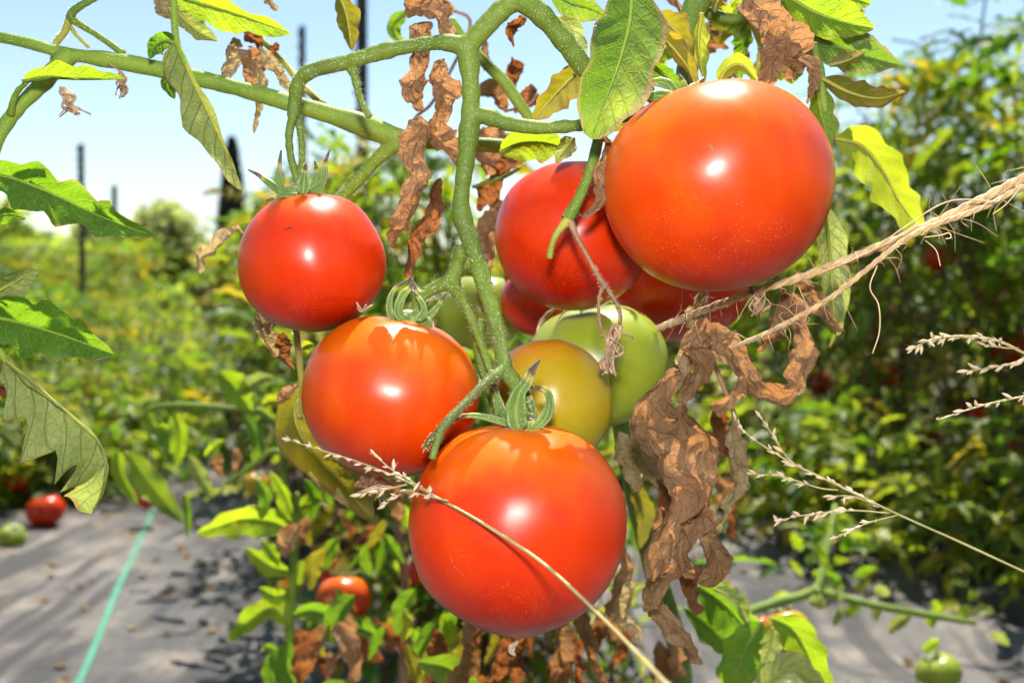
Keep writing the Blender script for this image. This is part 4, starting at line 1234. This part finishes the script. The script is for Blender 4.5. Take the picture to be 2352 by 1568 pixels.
# --- right bundle of withered leaves
stem([(1612, 640, .44), (1612, 700, .44), (1600, 760, .44), (1570, 880, .44)], [26, 34, 24, 14], mat='stem_brown', hair=10)
stem([(1700, 1010, .46), (1690, 960, .46), (1650, 860, .455), (1615, 760, .45)], [10, 10, 12, 14], mat='stem_brown', hair=0)
for pts, w, rl, dd, mt in [
    ([(1612, 668), (1600, 720), (1606, 780)], 42, 0, .435, 'dry'),
    ([(1606, 735), (1592, 800), (1604, 860), (1562, 935)], 62, -10, .43, 'dry'),
    ([(1628, 740), (1672, 800), (1698, 862), (1672, 922), (1622, 928)], 58, 10, .435, 'dry'),
    ([(1594, 755), (1568, 815), (1556, 885)], 30, 20, .43, 'dry'),
    ([(1575, 868), (1502, 892), (1492, 960), (1532, 1050), (1550, 1135), (1512, 1235), (1478, 1345)], 74, 5, .425, 'dry'),
    ([(1560, 920), (1608, 1000), (1634, 1085), (1604, 1175), (1572, 1262), (1590, 1335)], 70, -8, .43, 'dry'),
    ([(1585, 1120), (1618, 1210), (1648, 1300), (1606, 1345)], 62, 0, .428, 'dry'),
    ([(1682, 955), (1694, 1060), (1686, 1140), (1634, 1238)], 40, 25, .445, 'dry'),
    ([(1545, 1195), (1565, 1270), (1520, 1335), (1478, 1405)], 40, 15, .435, 'dry'),
    ([(1520, 1280), (1500, 1365), (1540, 1440), (1615, 1525)], 46, 0, .45, 'dry'),
    ([(1470, 975), (1478, 1050), (1515, 1125)], 50, -20, .47, 'dry'),
    ([(1418, 1000), (1440, 1075), (1472, 1132)], 46, 10, .475, 'dry'),
    ([(1640, 940), (1655, 990), (1668, 1045)], 50, 30, .47, 'dry_dark'),
    ([(1560, 960), (1570, 1040), (1590, 1120)], 50, 40, .445, 'dry'),
    ([(1510, 1100), (1525, 1180), (1515, 1260)], 40, 35, .45, 'dry_dark'),
    ([(1590, 1290), (1575, 1350), (1610, 1400)], 44, 20, .455, 'dry_dark'),
    ([(1798, 655), (1794, 710), (1772, 760), (1736, 804)], 42, 10, .42, 'dry'),
    ([(1818, 680), (1838, 765), (1844, 838), (1802, 904), (1752, 896), (1714, 846)], 46, 0, .42, 'dry'),
    ([(1828, 628), (1868, 688), (1905, 730), (1940, 760)], 34, 15, .42, 'dry'),
    ([(1900, 745), (1915, 765), (1905, 800)], 16, 0, .43, 'yellow'),
    ([(1090, 1410), (1085, 1500), (1030, 1600)], 50, 10, .55, 'dry'),
    ([(1165, 1430), (1150, 1500), (1120, 1600)], 44, 30, .58, 'dry_dark'),
    ([(1210, 1420), (1196, 1500), (1190, 1600)], 40, -20, .55, 'dry_dark'),
    ([(1268, 1400), (1290, 1490), (1276, 1600)], 50, 20, .55, 'dry'),
    ([(1335, 1370), (1350, 1460), (1392, 1580)], 44, 0, .54, 'dry'),
    ([(1425, 1250), (1432, 1330), (1388, 1420)], 40, 0, .52, 'dry'),
    ([(1310, 1440), (1310, 1500), (1330, 1590)], 40, 30, .60, 'dry_dark'),
    ([(1460, 1330), (1440, 1400), (1470, 1470)], 40, -30, .50, 'dry'),
    ([(1000, 1440), (1010, 1500), (985, 1590)], 44, 10, .62, 'dry_dark'),
    ([(1450, 1100), (1480, 1180), (1470, 1260)], 56, 10, .53, 'olive'),
    ([(640, 1640), (720, 1600), (830, 1560)], 60, 10, .62, 'green'),
    ([(960, 1520), (1040, 1540), (1120, 1610)], 90, -20, .58, 'grey_green'),
    ([(1130, 1420), (1100, 1440), (1060, 1430)], 40, 10, .62, 'lime'),
    ([(930, 1400), (935, 1440), (922, 1475)], 34, 10, .68, 'yellow'),
]:
    if mt == 'dry' and int(pts[0][0] + pts[0][1]) % 3 == 0: mt = 'dry_pale'
    hleaf(pts, w, mt, d=dd, roll=rl)
# --- dark glossy leaves in the lower right corner
for pts, w, rl, dd, mt in [
    ([(1600, 1345), (1670, 1395), (1738, 1475)], 120, -10, .56, 'green'), ([(1572, 1395), (1640, 1450), (1700, 1508)], 105, 20, .58, 'green'),
    ([(1750, 1425), (1705, 1505), (1672, 1620)], 120, 0, .55, 'green'), ([(1775, 1440), (1768, 1480), (1752, 1525)], 60, 15, .54, 'pale'),
    ([(1772, 1420), (1832, 1462), (1905, 1620)], 110, -5, .57, 'lime'), ([(1735, 1600), (1810, 1535), (1900, 1580)], 90, 20, .54, 'pale'),
    ([(1640, 1352), (1690, 1380), (1720, 1440)], 60, 40, .55, 'pale')]:
    hleaf(pts, w, mt, d=dd, roll=rl, puff=.05 if mt == 'pale' else .025)

# leaves added above the frame, out of view, to throw dappled shade
for k, (pts, w, dd, mt) in enumerate([
    ([(150, -190), (280, -150), (420, -140)], 150, .47, 'green'), ([(500, -160), (420, -120), (340, -60)], 120, .49, 'lime'),
    ([(1330, -190), (1420, -150), (1540, -160)], 150, .47, 'green'), ([(1560, -130), (1640, -110), (1740, -140)], 140, .46, 'green'),
    ([(1700, -200), (1820, -170), (1950, -190)], 150, .46, 'lime'), ([(900, -170), (990, -130), (1080, -150)], 120, .48, 'dry')]):
    hleaf(pts, w, mt, d=dd, hint=(0, .1, 1), roll=(k * 37) % 40 - 20)


for k in range(26):  # unseen leaves added higher up to keep sun off the rear fruit
    rq = random.Random(500 + k)
    x, y, dd = rq.uniform(1000, 2100), rq.uniform(-560, -130), rq.uniform(.56, .74)
    a = rq.uniform(0, 6.28)
    hleaf([(x, y), (x + 70 * math.cos(a), y - 10), (x + 150 * math.cos(a), y + 30)], rq.uniform(90, 130), ['green', 'lime', 'olive', 'dry'][k % 4], d=dd, hint=(rq.gauss(0, .3), rq.gauss(0, .3), 1), rib=False, nu=16, nv=4)


for k in range(16):  # more unseen leaves, added to dapple the left-hand leaves with shade
    rq = random.Random(700 + k)
    x, y, dd = rq.uniform(-250, 780), rq.uniform(-420, -90), rq.uniform(.44, .60)
    a = rq.uniform(0, 6.28)
    hleaf([(x, y), (x + 60 * math.cos(a), y - 8), (x + 130 * math.cos(a), y + 25)], rq.uniform(60, 100), ['green', 'lime', 'olive', 'dry'][k % 4], d=dd, hint=(rq.gauss(0, .3), rq.gauss(0, .3), 1), rib=False, nu=16, nv=4)
for k in range(46):      # withered and green leaves low on the plant, under the fruit
    rq = random.Random(1200 + k)
    x, y, dd = rq.uniform(700, 1560), rq.uniform(1330, 1560), rq.uniform(.58, .95)
    if k > 30: x, y, dd = rq.uniform(1380, 1700), rq.uniform(960, 1350), rq.uniform(.6, .85)
    a = rq.uniform(1.0, 2.2)
    l = rq.uniform(60, 130) * .6 / dd
    hleaf([(x, y), (x + l * .5 * math.cos(a), y + l * .5 * math.sin(a)), (x + l * .9 * math.cos(a) + rq.gauss(0, 14), y + l)], rq.uniform(34, 60) * .6 / dd, ['dry', 'dry_dark', 'green', 'dry', 'lime', 'dry_dark', 'olive'][k % 7], d=dd, roll=rq.uniform(-50, 50), nu=20, nv=5, rib=False)
for k in range(70):      # the shaded tangle of leaves and dead foliage below the left-hand fruit
    rq = random.Random(1600 + k)
    x, y, dd = rq.uniform(690, 1120), rq.uniform(1060, 1540), rq.uniform(.62, 1.05)
    a = rq.uniform(.8, 2.4)
    l = rq.uniform(60, 130) * .7 / dd
    hleaf([(x, y), (x + l * .5 * math.cos(a), y + l * .5 * math.sin(a)), (x + l * .9 * math.cos(a) + rq.gauss(0, 14), y + l)], rq.uniform(36, 66) * .7 / dd, ['dry_dark', 'green', 'dry', 'green', 'dry_dark', 'olive', 'lime'][k % 7], d=dd, roll=rq.uniform(-60, 60), nu=18, nv=5, rib=False)
for k in range(44):      # the tangle above the biggest fruit
    rq = random.Random(900 + k)
    x, y, dd = rq.uniform(1470, 1930), rq.uniform(-40, 130), rq.uniform(.425, .52)
    a = rq.uniform(.2, 2.9)
    l = rq.uniform(40, 80)
    hleaf([(x, y), (x + l * .5 * math.cos(a), y + l * .5 * math.sin(a)), (x + l * math.cos(a), y + l * math.sin(a) * 1.1)], rq.uniform(46, 86), ['lime', 'green', 'olive', 'lime', 'yellow', 'dry'][k % 6], d=dd, roll=rq.uniform(-50, 50), nu=18, nv=5)


# withered flowers hanging from thin stalks
def dry_flower(pts, d, wpx, seed, stalk=None):
    if stalk:
        stem([(x, y, d) for x, y in stalk], [4, 4, 6], mat='stem_brown', hair=0)
    wisp(hero, pts, wpx, d, seed, name='withered_flower', mat='flower', n=11, thick=.5, spread=.33)
    rnd = random.Random(seed)
    b0 = P(pts, d)
    for k in range(4):
        t = rnd.uniform(.1, .5)
        q = b0[0] * (1 - t) + b0[-1] * t
        e = q + np.array([rnd.uniform(-1, 1), rnd.uniform(-1, 1), -rnd.uniform(.6, 1.8)]) * wpx * d / FPX * 1.1
        mid = (q + e) / 2 + np.array([rnd.gauss(0, 1), rnd.gauss(0, 1), 0]) * wpx * d / FPX * .35
        build('withered_sepal', tube(np.array([q, mid, e]), [.0006, .0004, .0002], seg=5), M['flower'], parent=hero)


dry_flower([(282, 168), (278, 185), (285, 205), (278, 222)], .42, 20, 7, stalk=[(248, 146), (268, 158), (280, 170)])
dry_flower([(140, 204), (155, 220), (162, 240), (180, 262)], .41, 26, 9)
dry_flower([(1415, 748), (1402, 775), (1398, 810), (1392, 838), (1402, 858)], .39, 34, 11)
dry_flower([(1722, 662), (1738, 672), (1742, 700), (1740, 722)], .40, 24, 13)
dry_flower([(900, 1120), (870, 1118), (840, 1128), (825, 1138)], .36, 16, 15)

# ------------------------------------------------------------------ twine
def cord(pts, dia, label, seed, plies=3, turns=90):
    p = P(pts)
    dm = np.mean([q[2] for q in pts])
    r = dia * dm / FPX / 2
    root = empty('twine', p[-1], label, 'twine')
    n = 420
    c = smooth_path(p, n)
    T = tangents(c)
    S = unit(np.cross(T, np.array([0, -1.0, .1]))); N = np.cross(S, T)
    L = np.linalg.norm(np.diff(c, axis=0), axis=1).sum()
    rnd = random.Random(seed)
    s = np.linspace(0, L, n + 1)
    pitch = r * 11
    for k in range(plies):
        a = 2 * math.pi * (s / pitch + k / plies)
        wob = np.array([1 + .25 * noise.noise(Vector((i * .06, k * 3.1, seed))) for i in range(n + 1)])
        q = c + (S * np.cos(a)[:, None] + N * np.sin(a)[:, None]) * (r * .5 * wob)[:, None]
        rr_ = r * .58 * wob
        build('strand', tube(q, rr_, seg=7, resample=False), M['twine'], parent=root)
    for k in range(64):
        i = rnd.randrange(10, n - 30)
        ln = rnd.uniform(.003, .018)
        q0 = c[i] + S[i] * r * .6 * rnd.choice([-1, 1])
        d = unit(T[i] * rnd.uniform(-1, 1) + S[i] * rnd.gauss(0, .8) + N[i] * rnd.gauss(0, .8))
        q1 = q0 + d * ln * .5 + np.array([rnd.gauss(0, .001) for _ in range(3)])
        q2 = q0 + d * ln + np.array([rnd.gauss(0, .002), rnd.gauss(0, .002), -rnd.uniform(0, .004)])
        build('loose_fibre', tube(np.array([q0, q1, q2]), [.00012, .0001, .00006], n=8, seg=4), M['fibre'], parent=root)
    return root


tw = cord([(2460, 355, .372), (2352, 408, .375), (2230, 470, .378), (2110, 528, .381), (1980, 582, .385), (1860, 630, .39), (1740, 668, .40), (1620, 712, .425), (1510, 755, .46)], 19, 'upper strand of tan jute twine running up to the right edge', 2)
tw2 = cord([(2480, 372, .370), (2352, 428, .372), (2260, 475, .375), (2140, 520, .377), (2070, 556, .380), (1990, 620, .384), (1910, 682, .388), (1820, 735, .395), (1740, 775, .41), (1680, 800, .43)], 12.5, 'thinner lower strand of tan twine splitting away below the upper one', 3)
for pts, w in [([(2015, 610, .38), (1998, 660, .378), (2018, 700, .377), (2020, 760, .376), (2004, 812, .376)], 3.2), ([(1990, 585, .385), (2080, 520, .372), (2180, 462, .37), (2290, 462, .37), (2300, 450, .37)], 3.6), ([(1850, 640, .39), (1950, 600, .383), (2060, 545, .376), (2110, 512, .376)], 3.4),
               ([(2125, 545, .375), (2160, 540, .374), (2180, 535, .373), (2184, 546, .373), (2172, 548, .373)], 3.0), ([(2125, 552, .376), (2150, 575, .375), (2160, 611, .375)], 2.4), ([(2345, 430, .37), (2310, 470, .37), (2280, 492, .37)], 2.2),
               ([(1835, 660, .39), (1850, 695, .39), (1852, 710, .39)], 2.2), ([(1520, 755, .455), (1540, 735, .45), (1560, 745, .45)], 2.5)]:
    build('loose_fibre', tube(P(pts), [w * .375 / FPX / 2] * 3, n=24, seg=5), M['fibre'], parent=tw)

# ------------------------------------------------------------------ dry grass seed heads
SP = None


def spikelet_mesh():
    pr = [(0, .12), (.15, .55), (.4, 1.0), (.65, .85), (.85, .4), (1.0, .04)]
    V, F = [], []
    seg = 6
    for z, r in pr:
        for j in range(seg):
            a = 6.283 * j / seg
            V.append((r * .2 * math.cos(a), r * .14 * math.sin(a), z))
    for i in range(len(pr) - 1):
        for j in range(seg):
            k = (j + 1) % seg
            F.append((i * seg + j, i * seg + k, (i + 1) * seg + k, (i + 1) * seg + j))
    # one opened glume
    n = len(V)
    V += [(0, 0, .1), (.2, .05, .35), (.42, .08, .75), (.16, .1, .45)]
    F += [(n, n + 1, n + 2, n + 3)]
    return mesh('spikelet', V, F, M['spikelet'], [(0, 0)] * len(V))


SP = spikelet_mesh()


def grass(stalk, dia, branches, label, seed, spike=(0, .3), count=14, size=.0034):
    rnd = random.Random(seed)
    p = P(stalk)
    dm = np.mean([q[2] for q in stalk])
    root = empty('grass_stalk', p[-1], label, 'grass', 'dry grass seed heads across the foreground')
    rad = np.array(dia) * np.array([q[2] for q in stalk])[np.linspace(0, len(stalk) - 1, len(dia)).astype(int)] / FPX / 2
    build('culm', tube(p, rad, n=40, seg=7), M['straw'], parent=root)
    lines = [(smooth_path(p, 60), spike, count)]
    for b in branches:
        q = P(b)
        build('side_branch', tube(q, [.00022, .0003, .00035], n=16, seg=5), M['straw'], parent=root)
        lines.append((smooth_path(q, 60), (0, .75), max(5, int(np.linalg.norm(q[0] - q[-1]) / .0022))))
    for c, (lo, hi), n in lines:
        T = tangents(c)
        for k in range(n):
            i = int((lo + (hi - lo) * (k + rnd.uniform(-.3, .3)) / n) * 60)
            i = min(max(i, 0), 59)
            d = -T[i] + np.array([rnd.gauss(0, .45), rnd.gauss(0, .45), rnd.gauss(0, .45)])
            o = bpy.data.objects.new('spikelet', SP)
            COL.objects.link(o)
            o.parent = root
            o.location = Vector(tuple(c[i] - ORG[root.name]))
            o.rotation_mode = 'QUATERNION'
            qd = Vector(d).to_track_quat('Z', 'X')
            o.rotation_quaternion = qd @ Quaternion((0, 0, 1), rnd.uniform(0, 6.28))
            s = size * rnd.uniform(.7, 1.25)
            o.scale = (s, s, s)
    return root


grass([(668, 1012, .366), (760, 1040, .362), (850, 1070, .357), (940, 1108, .351), (1000, 1140, .345), (1120, 1208, .332), (1250, 1295, .314), (1390, 1425, .275), (1540, 1580, .215), (1640, 1690, .19)], [3, 5, 7, 8, 8, 8, 9, 9],
      [[(862, 1046, .352), (900, 1078, .351), (938, 1100, .35), (985, 1130, .346)], [(822, 1135, .354), (880, 1125, .352), (935, 1112, .35)], [(885, 1160, .352), (900, 1145, .351), (945, 1125, .349)], [(935, 1125, .345), (980, 1138, .342), (1030, 1150, .34)]],
      'dry grass stalk with a seed head slanting across the two lowest red tomatoes', 1, spike=(0, .26), count=26)
grass([(1690, 965, .385), (1720, 1000, .383), (1810, 1058, .378), (1920, 1112, .374), (2062, 1180, .37), (2200, 1242, .366), (2352, 1312, .362), (2460, 1360, .36)], [3, 5, 6, 6, 6, 6],
      [[(1748, 960, .378), (1775, 1000, .378), (1800, 1040, .378), (1832, 1072, .377)], [(1728, 1088, .376), (1800, 1095, .376), (1880, 1120, .375), (1925, 1125, .374)], [(1784, 1196, .372), (1850, 1182, .372), (1950, 1172, .372), (2045, 1178, .371)],
       [(1925, 1232, .372), (1990, 1202, .371), (2062, 1182, .37)], [(1915, 1138, .373), (1960, 1140, .373), (2000, 1155, .372)]],
      'branched dry grass head low on the right, stalk leaving at the edge', 2, spike=(.0, .5), count=22)
grass([(2096, 802, .372), (2140, 780, .372), (2210, 772, .372), (2290, 782, .371), (2360, 815, .37), (2440, 850, .37)], [4, 6, 7, 7], [[(2250, 790, .371), (2300, 798, .371), (2340, 800, .37)]],
      'dense tan grass ear pointing left at the right edge, highest of three', 3, spike=(0, .65), count=34)
grass([(2226, 852, .368), (2290, 842, .368), (2360, 826, .367), (2440, 800, .366)], [3, 5, 6, 6], [], 'small grass ear at the right edge just below the dense one', 4, spike=(0, .8), count=16)
grass([(2158, 964, .366), (2210, 945, .366), (2280, 925, .366), (2360, 908, .365), (2440, 890, .365)], [3, 4, 5, 6], [], 'sparse grass ear at the right edge, lowest of the three', 5, spike=(0, .85), count=15)

# ------------------------------------------------------------------ shoots between the fruit and the path
shoot = empty('tomato_shoot', A(665, 1700, .80), 'upright light green shoot with lobed leaves left of the lowest tomato', 'shoot')
stem([(682, 1130, .75), (678, 1218, .75), (674, 1308, .755), (668, 1398, .76), (664, 1490, .765), (668, 1720, .78)], [12, 20, 20, 22, 18, 20], mat='stem_light', parent=shoot, hair=0)
for pts, w, rl, mt in [
    ([(672, 1225), (630, 1200), (560, 1192), (500, 1210), (452, 1224)], 95, 20, 'lime'), ([(670, 1315), (620, 1300), (562, 1256)], 56, 0, 'lime'), ([(668, 1362), (632, 1368), (595, 1348)], 48, 10, 'lime'),
    ([(664, 1440), (625, 1396), (570, 1428), (524, 1474)], 70, -10, 'lime'), ([(672, 1412), (720, 1402), (790, 1425), (880, 1462)], 72, -20, 'green'), ([(664, 1470), (655, 1520), (690, 1600)], 90, 0, 'green'),
    ([(640, 1600), (620, 1540), (618, 1500)], 50, 20, 'green'), ([(775, 1235), (738, 1285), (694, 1325)], 60, 10, 'green'), ([(672, 1180), (720, 1150), (760, 1160)], 44, 30, 'lime'), ([(600, 1240), (625, 1270), (640, 1300)], 36, 10, 'lime'),
    ([(676, 1200), (650, 1130), (620, 1080)], 50, 30, 'lime'), ([(590, 1100), (610, 1140), (600, 1190)], 40, -10, 'green'), ([(700, 1100), (720, 1140), (712, 1200)], 40, 10, 'green'), ([(640, 1500), (615, 1485), (600, 1495)], 26, 0, 'lime')]:
    hleaf(pts, w, mt, d=.75, roll=rl, parent=shoot, nu=20, nv=5)
shoot2 = empty('tomato_shoot', A(585, 1160, 1.0), 'arching shoot with drooping leaves at the edge of the path', 'shoot')
stem([(585, 945, .85), (500, 935, .85), (420, 930, .85), (355, 935, .85), (318, 960, .85)], [10, 14, 14, 12, 10], mat='stem_light', parent=shoot2, hair=0)
stem([(590, 940, .85), (640, 990, .87), (650, 1100, .9), (640, 1250, .95), (600, 1420, 1.02)], [14, 16, 16, 18, 20], mat='stem_light', parent=shoot2, hair=0)
stem([(520, 1110, .8), (590, 1060, .8), (630, 1035, .8), (690, 1060, .8)], [10, 12, 13, 12], mat='stem_light', parent=shoot2, hair=0)
for pts, w, rl, mt in [
    ([(500, 852), (540, 892), (578, 945)], 80, 0, 'lime'), ([(335, 945), (360, 1000), (376, 1048)], 64, 20, 'lime'), ([(400, 940), (412, 1000), (404, 1075)], 56, -10, 'lime'), ([(288, 1035), (340, 1110), (420, 1200)], 84, 10, 'grey_green'),
    ([(268, 1035), (276, 1090), (315, 1160)], 50, 20, 'lime'), ([(432, 1045), (460, 1095), (490, 1145)], 44, 10, 'pale'), ([(424, 1135), (430, 1180), (432, 1235)], 24, 10, 'green'), ([(345, 980), (375, 1010), (400, 1060)], 70, 30, 'green'),
    ([(430, 930), (460, 945), (485, 935)], 40, 20, 'green'), ([(545, 905), (600, 870), (630, 868)], 50, 10, 'pale'), ([(560, 950), (590, 1010), (580, 1060)], 50, 20, 'green'), ([(470, 1050), (500, 1020), (520, 1010)], 30, 10, 'lime'),
    ([(600, 930), (630, 920), (650, 940)], 40, 0, 'yellow'), ([(505, 1040), (495, 1070), (510, 1100)], 20, 0, 'dry'), ([(535, 1030), (548, 1055), (540, 1080)], 18, 0, 'dry')]:
    hleaf(pts, w, mt, d=.85, roll=rl, parent=shoot2, nu=20, nv=5)
shoot3 = empty('tomato_shoot', A(1700, 1560, 1.25), 'long pale shoot lying low over the fabric at the lower right', 'shoot')
stem([(1690, 1415, 1.15), (1780, 1385, 1.18), (1870, 1355, 1.2), (1890, 1305, 1.22), (1905, 1235, 1.25), (1918, 1160, 1.3)], [26, 24, 22, 16, 14, 12], mat='stem_light', parent=shoot3, hair=0)
stem([(1865, 1356, 1.2), (1920, 1368, 1.18), (1985, 1384, 1.16), (2090, 1405, 1.15), (2240, 1430, 1.15)], [22, 18, 17, 16, 12], mat='stem_light', parent=shoot3, hair=0)
rnd = random.Random(77)
for k in range(34):
    t = rnd.random()
    base = [(1780 + 460 * t, 1380 + 50 * t), (1880 + 40 * t, 1350 - 190 * t)][k % 2]
    x, y = base[0] + rnd.gauss(0, 40), base[1] + rnd.gauss(0, 30)
    a = rnd.uniform(0, 6.28); l = rnd.uniform(30, 60)
    dd = 1.2 + rnd.uniform(-.08, .08)
    hleaf([(x, y), (x + math.cos(a) * l * .6, y + math.sin(a) * l * .5 - 4), (x + math.cos(a) * l * 1.2, y + math.sin(a) * l + 8)], rnd.uniform(24, 44), ['lime', 'green', 'pale', 'lime'][k % 4], d=dd, roll=rnd.uniform(-50, 50), parent=shoot3, nu=14, nv=4, rib=False)

# ------------------------------------------------------------------ fruit lying about and hanging in the background
def far_fruit(x, y, d, rpx, mat, label, group, seed, ax=None):
    root, c, r, axv = fruit(x, y, d, rpx, mat, label, axis=ax or (random.Random(seed).gauss(0, .4), random.Random(seed + 1).gauss(0, .4), 1), seed=seed, group=group, squash=.86)
    top = c + axv * r * .74
    items = []
    side = unit(np.cross(axv, np.array([.3, 1, .2])))
    fw = np.cross(axv, side)
    for k in range(5):
        a = k * 1.257
        dv = side * math.cos(a) + fw * math.sin(a)
        items.append(tube(np.array([top, top + dv * r * .35 + axv * r * .12, top + dv * r * .62 + axv * r * .28]), [r * .09, r * .08, r * .01], n=6, seg=5))
    build('calyx', join(items), M['sepal'], parent=root)
    return root


far_fruit(105, 1172, 2.28, 43, 'red', 'dark red tomato lying on the fabric at the left edge', None, 41)
far_fruit(183, 1128, 2.55, 33, 'greenfruit', 'pale green tomato lying behind the dark red one at left', None, 42)
far_fruit(28, 1232, 2.09, 32, 'greenfruit', 'pale green tomato lying lowest at the left edge', None, 43)
far_fruit(2155, 1545, 1.32, 52, 'greenfruit', 'green tomato on the fabric in the lower right corner', None, 44)
far_fruit(790, 1372, 1.05, 62, 'orange', 'blurred orange tomato low behind the light green shoot', None, 45)
far_fruit(762, 1300, 1.15, 44, 'red', 'shaded red tomato above the blurred orange one', None, 46)
far_fruit(950, 1312, 1.0, 34, 'red', 'small bright red tomato left of the lowest big one', None, 47)
far_fruit(1808, 1448, .72, 56, 'amber', 'yellow tomato behind the bright leaf in the lower right', None, 48)
far_fruit(590, 1110, 1.3, 30, 'amber', 'orange-yellow tomato in the leaves left of the cluster', None, 49)
far_fruit(1745, 1440, .78, 30, 'red', 'bit of red tomato between the dark leaves at lower right', None, 50)
rnd = random.Random(9)
for k, (x, y, d) in enumerate([(2160, 590, 2.35), (2275, 690, 2.3), (2035, 860, 2.5), (2320, 800, 2.2), (1985, 640, 2.75), (2230, 950, 2.2), (2120, 1000, 2.3), (2330, 1030, 2.1), (1880, 880, 2.8)]):
    far_fruit(x, y, d, .036 * FPX / d * rnd.uniform(.85, 1.15), 'red', 'dark red tomato in the shade of the right-hand row, %s' % ['third from the right edge', 'second from the right', 'fifth from the left', 'rightmost but one, middle height', 'second from the left', 'low and fourth from the right', 'low below the middle', 'lowest near the right edge', 'leftmost'][k], 'tomatoes hanging in the right-hand row', 60 + k)
for k, (x, y, d) in enumerate([(35, 1105, 2.5), (340, 1140, 2.3), (150, 960, 3.2), (420, 985, 3.6), (300, 820, 5), (200, 860, 4), (90, 930, 3.4), (60, 800, 5)]):
    far_fruit(x, y, d, .028 * FPX / d, 'red' if k % 3 else 'orange', 'small blurred red tomato in the left-hand leaves, %s' % ['lowest at the left edge', 'lowest and farthest right', 'second lowest in the middle', 'right of the others at mid height', 'highest of the right half', 'highest in the middle', 'middle of the left edge', 'highest at the left edge'][k], 'tomatoes in the left-hand row', 90 + k)

# ------------------------------------------------------------------ a folded black sheet beyond the left-hand row, and litter on the fabric
M['black'] = simple_mat('black_sheet', (.008, .008, .009), (.016, .016, .018), rough=.6)
c0 = A(432, 826, 8.6)
V, F = [], []
n = 14
for i in range(n + 1):
    for j in range(n + 1):
        x = (i / n - .5) * .5; y = (j / n - .5) * .6
        z = .26 * max(0, 1 - (2 * x / .5) ** 4) * max(0, 1 - (2 * y / .6) ** 4) * (1 - .5 * i / n) + .03 * noise.noise(Vector((x * 9, y * 9, 2)))
        V.append((c0[0] + x, c0[1] + y, max(z, 0) + .035))
for i in range(n):
    for j in range(n):
        F.append((i * (n + 1) + j, (i + 1) * (n + 1) + j, (i + 1) * (n + 1) + j + 1, i * (n + 1) + j + 1))
bs = build('ground_sheet', (V, F, [(0, 0)] * len(V)), M['black'], base=(c0[0], c0[1], .03))
tag(bs, 'heap of black sheeting among the plants far down the path', 'sheet')

rnd = random.Random(21)
V, F, U = [], [], []
for k in range(900):
    o, s = rnd.uniform(-.75, 1.1), rnd.uniform(.4, 4) ** 1
    q = row_pt(o, s)
    z = fabric_z(q[0], q[1]) + .003
    a = rnd.uniform(0, 6.28); l = rnd.uniform(.003, .016) * (1 if rnd.random() < .9 else 2)
    e1 = np.array([math.cos(a), math.sin(a), rnd.gauss(0, .25)]) * l
    e2 = np.array([-math.sin(a), math.cos(a), rnd.gauss(0, .3)]) * l * rnd.uniform(.25, .6)
    c = np.array([q[0], q[1], z])
    i = len(V)
    V += [c - e1, c + e2 + (0, 0, l * .3), c + e1, c - e2 + (0, 0, l * .1)]
    U += [(0, 0)] * 4; F.append((i, i + 1, i + 2, i + 3))
lt = build('leaf_litter', (V, F, U), M['dry_pale'], base=(0, 0, .03))
tag(lt, 'crumbs of dry leaf scattered over the grey fabric', 'litter', kind='stuff')
